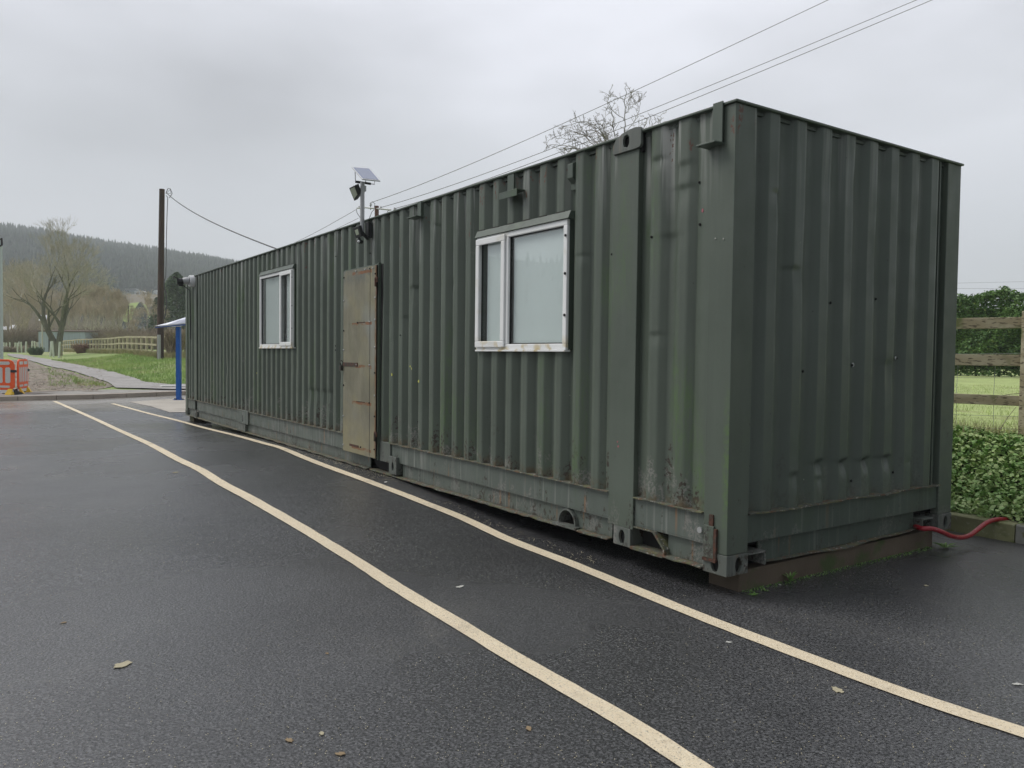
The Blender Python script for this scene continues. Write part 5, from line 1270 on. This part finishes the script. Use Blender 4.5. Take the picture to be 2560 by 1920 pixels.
# tree guards
gs = [(147, 895, 60, 41), (134, 891, 64, 40), (125, 890, 66, 38), (96, 886, 72, 32), (88, 881, 80, 30), (80, 883, 76, 32), (64, 882, 80, 29), (54, 883, 82, 27), (49, 883, 84, 27), (44, 881, 82, 25), (38, 880, 90, 24), (25, 880, 95, 23), (16, 880, 98, 22), (11, 880, 100, 22), (6, 880, 100, 22)]
words = ['nearest', 'second', 'third', 'fourth', 'fifth', 'sixth', 'seventh', 'eighth', 'ninth', 'tenth', 'eleventh', 'twelfth', 'thirteenth', 'fourteenth', 'fifteenth']
for i, (px, by, d, hp_) in enumerate(gs):
    g = ground_at(px, d); h = hp_/FPX*d; r_ = random.Random(i); ln_ = Vector((r_.uniform(-.1, .1), r_.uniform(-.1, .1), 0))*h
    o = empty('tree_guard', g, label='white tube tree guard beside the path, %s from the right' % words[i], cat='tree guard', group='white tree guards beside the path')
    MB().tube([Vector((0, 0, -.1)), Vector((0, 0, h*.5))+ln_*.5, Vector((0, 0, h))+ln_], .075, 8).build('tube', M_guard, o)
    if i % 3 == 0: MB().box((.13, -.03, -.1), (.18, .03, h*.9)).build('stake', M_timber, o)
# dark tufts and reddish dock by the fence
shrub('shrub', ground_at(90, 71), 1.3, .9, 5, 'small dark green tuft between the tree guards', mat=M_conif2, n=500, r=.02)
shrub('shrub', ground_at(213, 72), 2.2, 1.1, 6, 'reddish dead stems in front of the fence by the shed', mat=bark('reddish_stems', (.20, .09, .07), (.26, .16, .11)), n=500, r=.015)
shrub('shrub', ground_at(30, 84), 3.5, .9, 8, 'low grey-green bush behind the far tree guards', mat=M_scrub, n=500, r=.02)
# gnarled stump / ivy trunk right of the pole
rg = random.Random(3); b = MB(); g = ground_at(437, 43.5)
for i in range(90):
    a_ = rg.uniform(-1, 1); x0 = a_*.25; x1 = a_*.65+rg.gauss(0, .1); zt = rg.uniform(.9, 1.75); dv = Vector((RT.x, RT.y, 0)); fv = Vector((FW.x, FW.y, 0))
    b.tube([dv*x0, dv*((x0+x1)/2+rg.gauss(0, .08))+fv*rg.gauss(0, .1)+Vector((0, 0, zt*.5)), dv*x1+fv*rg.gauss(0, .2)+Vector((0, 0, zt))], [.05, .04, .02], 5)
o = b.build('gnarled_stump', M_scrub); o.location = g; tag(o, 'brown tangled dead bush right of the near utility pole', 'dead bush')
b = MB(); 
for i in range(160):
    a_ = rg.uniform(-.6, .9); zt = rg.uniform(.3, 1.5); dv = Vector((RT.x, RT.y, 0)); p = dv*a_+Vector((0, 0, zt)); b.tube([p, p+Vector((rg.gauss(0, .08), rg.gauss(0, .08), -.35))], [.03, .01], 3)
o = b.build('dead_leaves_clump', M_dry); o.location = ground_at(450, 43.5); tag(o, 'clump of pale dead leaves beside the brown tangled bush', 'dead bush')
# verge grass tufts (ground cover)
def vg():
    s = 27 + rs_.rand()**1.3*32; t = rs_.uniform(1.5, 12) if rs_.rand() < .85 else rs_.uniform(-4, 4)
    p = S0+DS*s+DT*t
    # keep off the path
    q = p - Vector(CAM); dpt = q.dot(FW); px = 1280+FPX*q.dot(RT)/dpt; z = terrain(p.x, p.y); py = 960-FPX*(Vector((p.x, p.y, z))-Vector(CAM)).dot(UP)/dpt
    lim = np.interp(px, [0, 45, 130, 200, 270, 330, 362, 440, 600], [884, 886, 900, 913, 929, 944, 956, 962, 956])
    lim2 = np.interp(px, [0, 150, 215, 270], [880, 925, 948, 958])
    if (py > lim+2.5 and not (py > lim2+6 and 120 < px < 265 and py < 968)): return vg()
    return p.x, p.y, z-.02
V, F = blades(42000, vg, .05, .17, .012, .9)
np_mesh('verge_tufts', V, F, leafmat('verge_blades', (.30, .44, .14), (.42, .52, .19), (.52, .49, .28), .35, .8), label='rough green grass tufts on the verge beside the path', cat='grass', kind='stuff')
def vd():
    px = rs_.uniform(160, 600); d = np.interp(px, [155, 233, 330, 395, 470, 620], [86, 68.5, 53, 45.3, 42, 38.5]) - rs_.rand()*1.5; g = ground_at(px, d); return g.x, g.y, g.z-.02
V, F = blades(9000, vd, .15, .45, .012, .5)
np_mesh('dry_verge_grass', V, F, M_dry, label='taller straw-coloured grass along the foot of the far fence', cat='grass', kind='stuff')
def vm():
    px = rs_.uniform(-20, 260); py = rs_.uniform(905, 978); p = hit(px, py) ; return p.x, p.y, p.z+.01
V = []; F = []
for i in range(900):      # churned clods on the mud
    x, y, z = vm(); r_ = rs_.uniform(.03, .09); k = len(V); V += [(x-r_, y, z), (x, y-r_, z), (x+r_, y, z), (x, y+r_, z), (x+rs_.uniform(-.3, .3)*r_, y, z+r_*.7)]; F += [(k, k+1, k+4), (k+1, k+2, k+4), (k+2, k+3, k+4), (k+3, k, k+4)]
np_mesh('mud_clods', V, F, M_mud, label='churned clods of mud beside the path', cat='mud', kind='stuff')
# white slab lying by the shelter
g = hit(432, 968); tag(MB().box((g.x-.4, g.y-.3, g.z+.02), (g.x+.5, g.y+.3, g.z+.06)).build('pale_slab', M_refl), 'pale slab lying on the ground behind the blue shelter post', 'slab')

# lamp mast across the car park, whose twin heads show in the window glass
o = empty('floodlight_mast', (-30, 24, 0), label='tall twin-headed floodlight mast reflected in the wide window', cat='lamp post')
ob(MB().tube([(-30, 24, 0), (-30, 24, 7.2)], [.1, .07], 10), 'pole', M_galv, o); ob(MB().box((-31.1, 23.7, 7.2), (-30.15, 24.3, 7.5)).box((-29.85, 23.7, 7.2), (-28.9, 24.3, 7.5)), 'lamp_head', M_dsteel, o)

# ------------------------------------------------------------------ leaves and litter on the asphalt
def litter(px, py, r, mat, label, cat='leaf', seed=0, el=1.6):
    p = hit(px, py, carpark); rg = random.Random(seed+int(px)); n = 15; b = MB(); rot_ = rg.random()*3.14
    pts = []
    for i in range(n):
        w = 6.283*i/n; q = r*rg.uniform(.55, 1.25); x, y = math.cos(w)*q*el, math.sin(w)*q; pts.append((x*math.cos(rot_)-y*math.sin(rot_), x*math.sin(rot_)+y*math.cos(rot_)))
    zz = [rg.uniform(0, r*.10) for _ in pts]
    b.add([(0, 0, r*.05)]+[(x, y, z) for (x, y), z in zip(pts, zz)]+[(0, 0, r*.05-.002)]+[(x, y, z-.002) for (x, y), z in zip(pts, zz)], [(0, 1+i, 1+(i+1) % n) for i in range(n)]+[(n+1, n+2+(i+1) % n, n+2+i) for i in range(n)]+[(1+i, n+2+i, n+2+(i+1) % n, 1+(i+1) % n) for i in range(n)])
    o = b.build('fallen_leaf' if cat == 'leaf' else 'litter_scrap', mat); o.location = (p.x, p.y, carpark(p.x, p.y)+.004); return tag(o, label, cat)
litter(305, 1663, .027, M_leafp, 'large pale flattened leaf on the asphalt, lower left')
litter(438, 1182, .03, M_leafp, 'pale leaf on the asphalt left of the outer painted line')
litter(1150, 1468, .020, M_petal, 'crumpled white scrap between the two painted lines', 'litter')
litter(1822, 1607, .012, M_petal, 'small white petal between the painted lines near the corner', 'litter')
litter(2093, 1727, .022, M_leafp, 'star-shaped pale leaf between the painted lines at lower right')
litter(2545, 1712, .014, M_petal, 'white flake on the asphalt at the right edge', 'litter')
litter(1322, 1822, .012, M_leafb, 'thin brown leaf left of the outer line near the bottom edge')
litter(722, 1852, .012, M_leafb, 'small curled brown leaf at the bottom left of centre')
litter(805, 1835, .009, M_leafp, 'tiny straw-coloured leaf right of the curled brown leaf')
litter(852, 1887, .012, M_leafb, 'brown leaf at the very bottom, left of the painted line')
litter(160, 1558, .010, M_leafb, 'tiny brown leaf above the large pale leaf')
litter(818, 1635, .007, M_leafb, 'tiny reddish leaf in the middle of the asphalt')
litter(2315, 1395+70, .012, M_leafp, 'faint pale leaf on the asphalt below the red hose')
litter(1950, 1463, .008, M_petal, 'tiny white scrap just beside the plinth corner', 'litter')
litter(965, 1206, .02, M_petal, 'pale twig scrap under the container by the door', 'litter')
V = []; F = []
for i in range(700):
    y = rs_.uniform(1.0, 9.5) if rs_.rand() < .6 else rs_.uniform(4.2, 6.6); x = -.02-abs(rs_.normal())*.10; z = carpark(x, y)+.004; w = rs_.rand()*3.14; l_ = rs_.uniform(.006, .03); c, q = math.cos(w)*l_, math.sin(w)*l_; k = len(V); t_ = .0012
    V += [(x-c, y-q, z), (x+t_, y-t_, z+.003), (x+c, y+q, z+rs_.rand()*.006), (x-t_, y+t_, z+.003)]; F.append((k, k+1, k+2, k+3))
np_mesh('straw_debris', V, F, M_leafp, label='bits of straw and twigs gathered along the foot of the container', cat='debris', kind='stuff')
# thin pebbly grit
V = []; F = []
for i in range(3200):
    px, py = rs_.uniform(0, 2560), 1100+rs_.rand()*820; d = ray(px, py); t = (-.13-CAM[2])/d.z; p = Vector(CAM)+d*t
    if p.x > -.02 and p.y > .04: continue
    z = carpark(p.x, p.y)+.003; r_ = rs_.uniform(.001, .0028); k = len(V); V += [(p.x-r_, p.y-r_*.4, z), (p.x+r_*.3, p.y-r_, z), (p.x+r_, p.y+r_*.5, z), (p.x, p.y+r_, z), (p.x, p.y, z+r_)]; F += [(k, k+1, k+4), (k+1, k+2, k+4), (k+2, k+3, k+4), (k+3, k, k+4)]
np_mesh('grit', V, F, M_leafp, label='fine pale grit scattered over the wet asphalt', cat='grit', kind='stuff')

# ------------------------------------------------------------------ haze
hb = MB().box((CAM[0]-1250, CAM[1]-1250, -3), (CAM[0]+1250, CAM[1]+1250, 240)).build('haze', None, kind='stuff', label='pale winter mist thickening towards the hills', cat='haze')
hm = bpy.data.materials.new('haze_air'); hm.use_nodes = True; t_ = hm.node_tree; t_.nodes.clear(); oo = t_.nodes.new('ShaderNodeOutputMaterial'); pv = t_.nodes.new('ShaderNodeVolumePrincipled')
pv.inputs['Color'].default_value = (.86, .90, .94, 1); pv.inputs['Density'].default_value = .0007; pv.inputs['Anisotropy'].default_value = .1; t_.links.new(pv.outputs[0], oo.inputs['Volume']); hb.data.materials.append(hm)
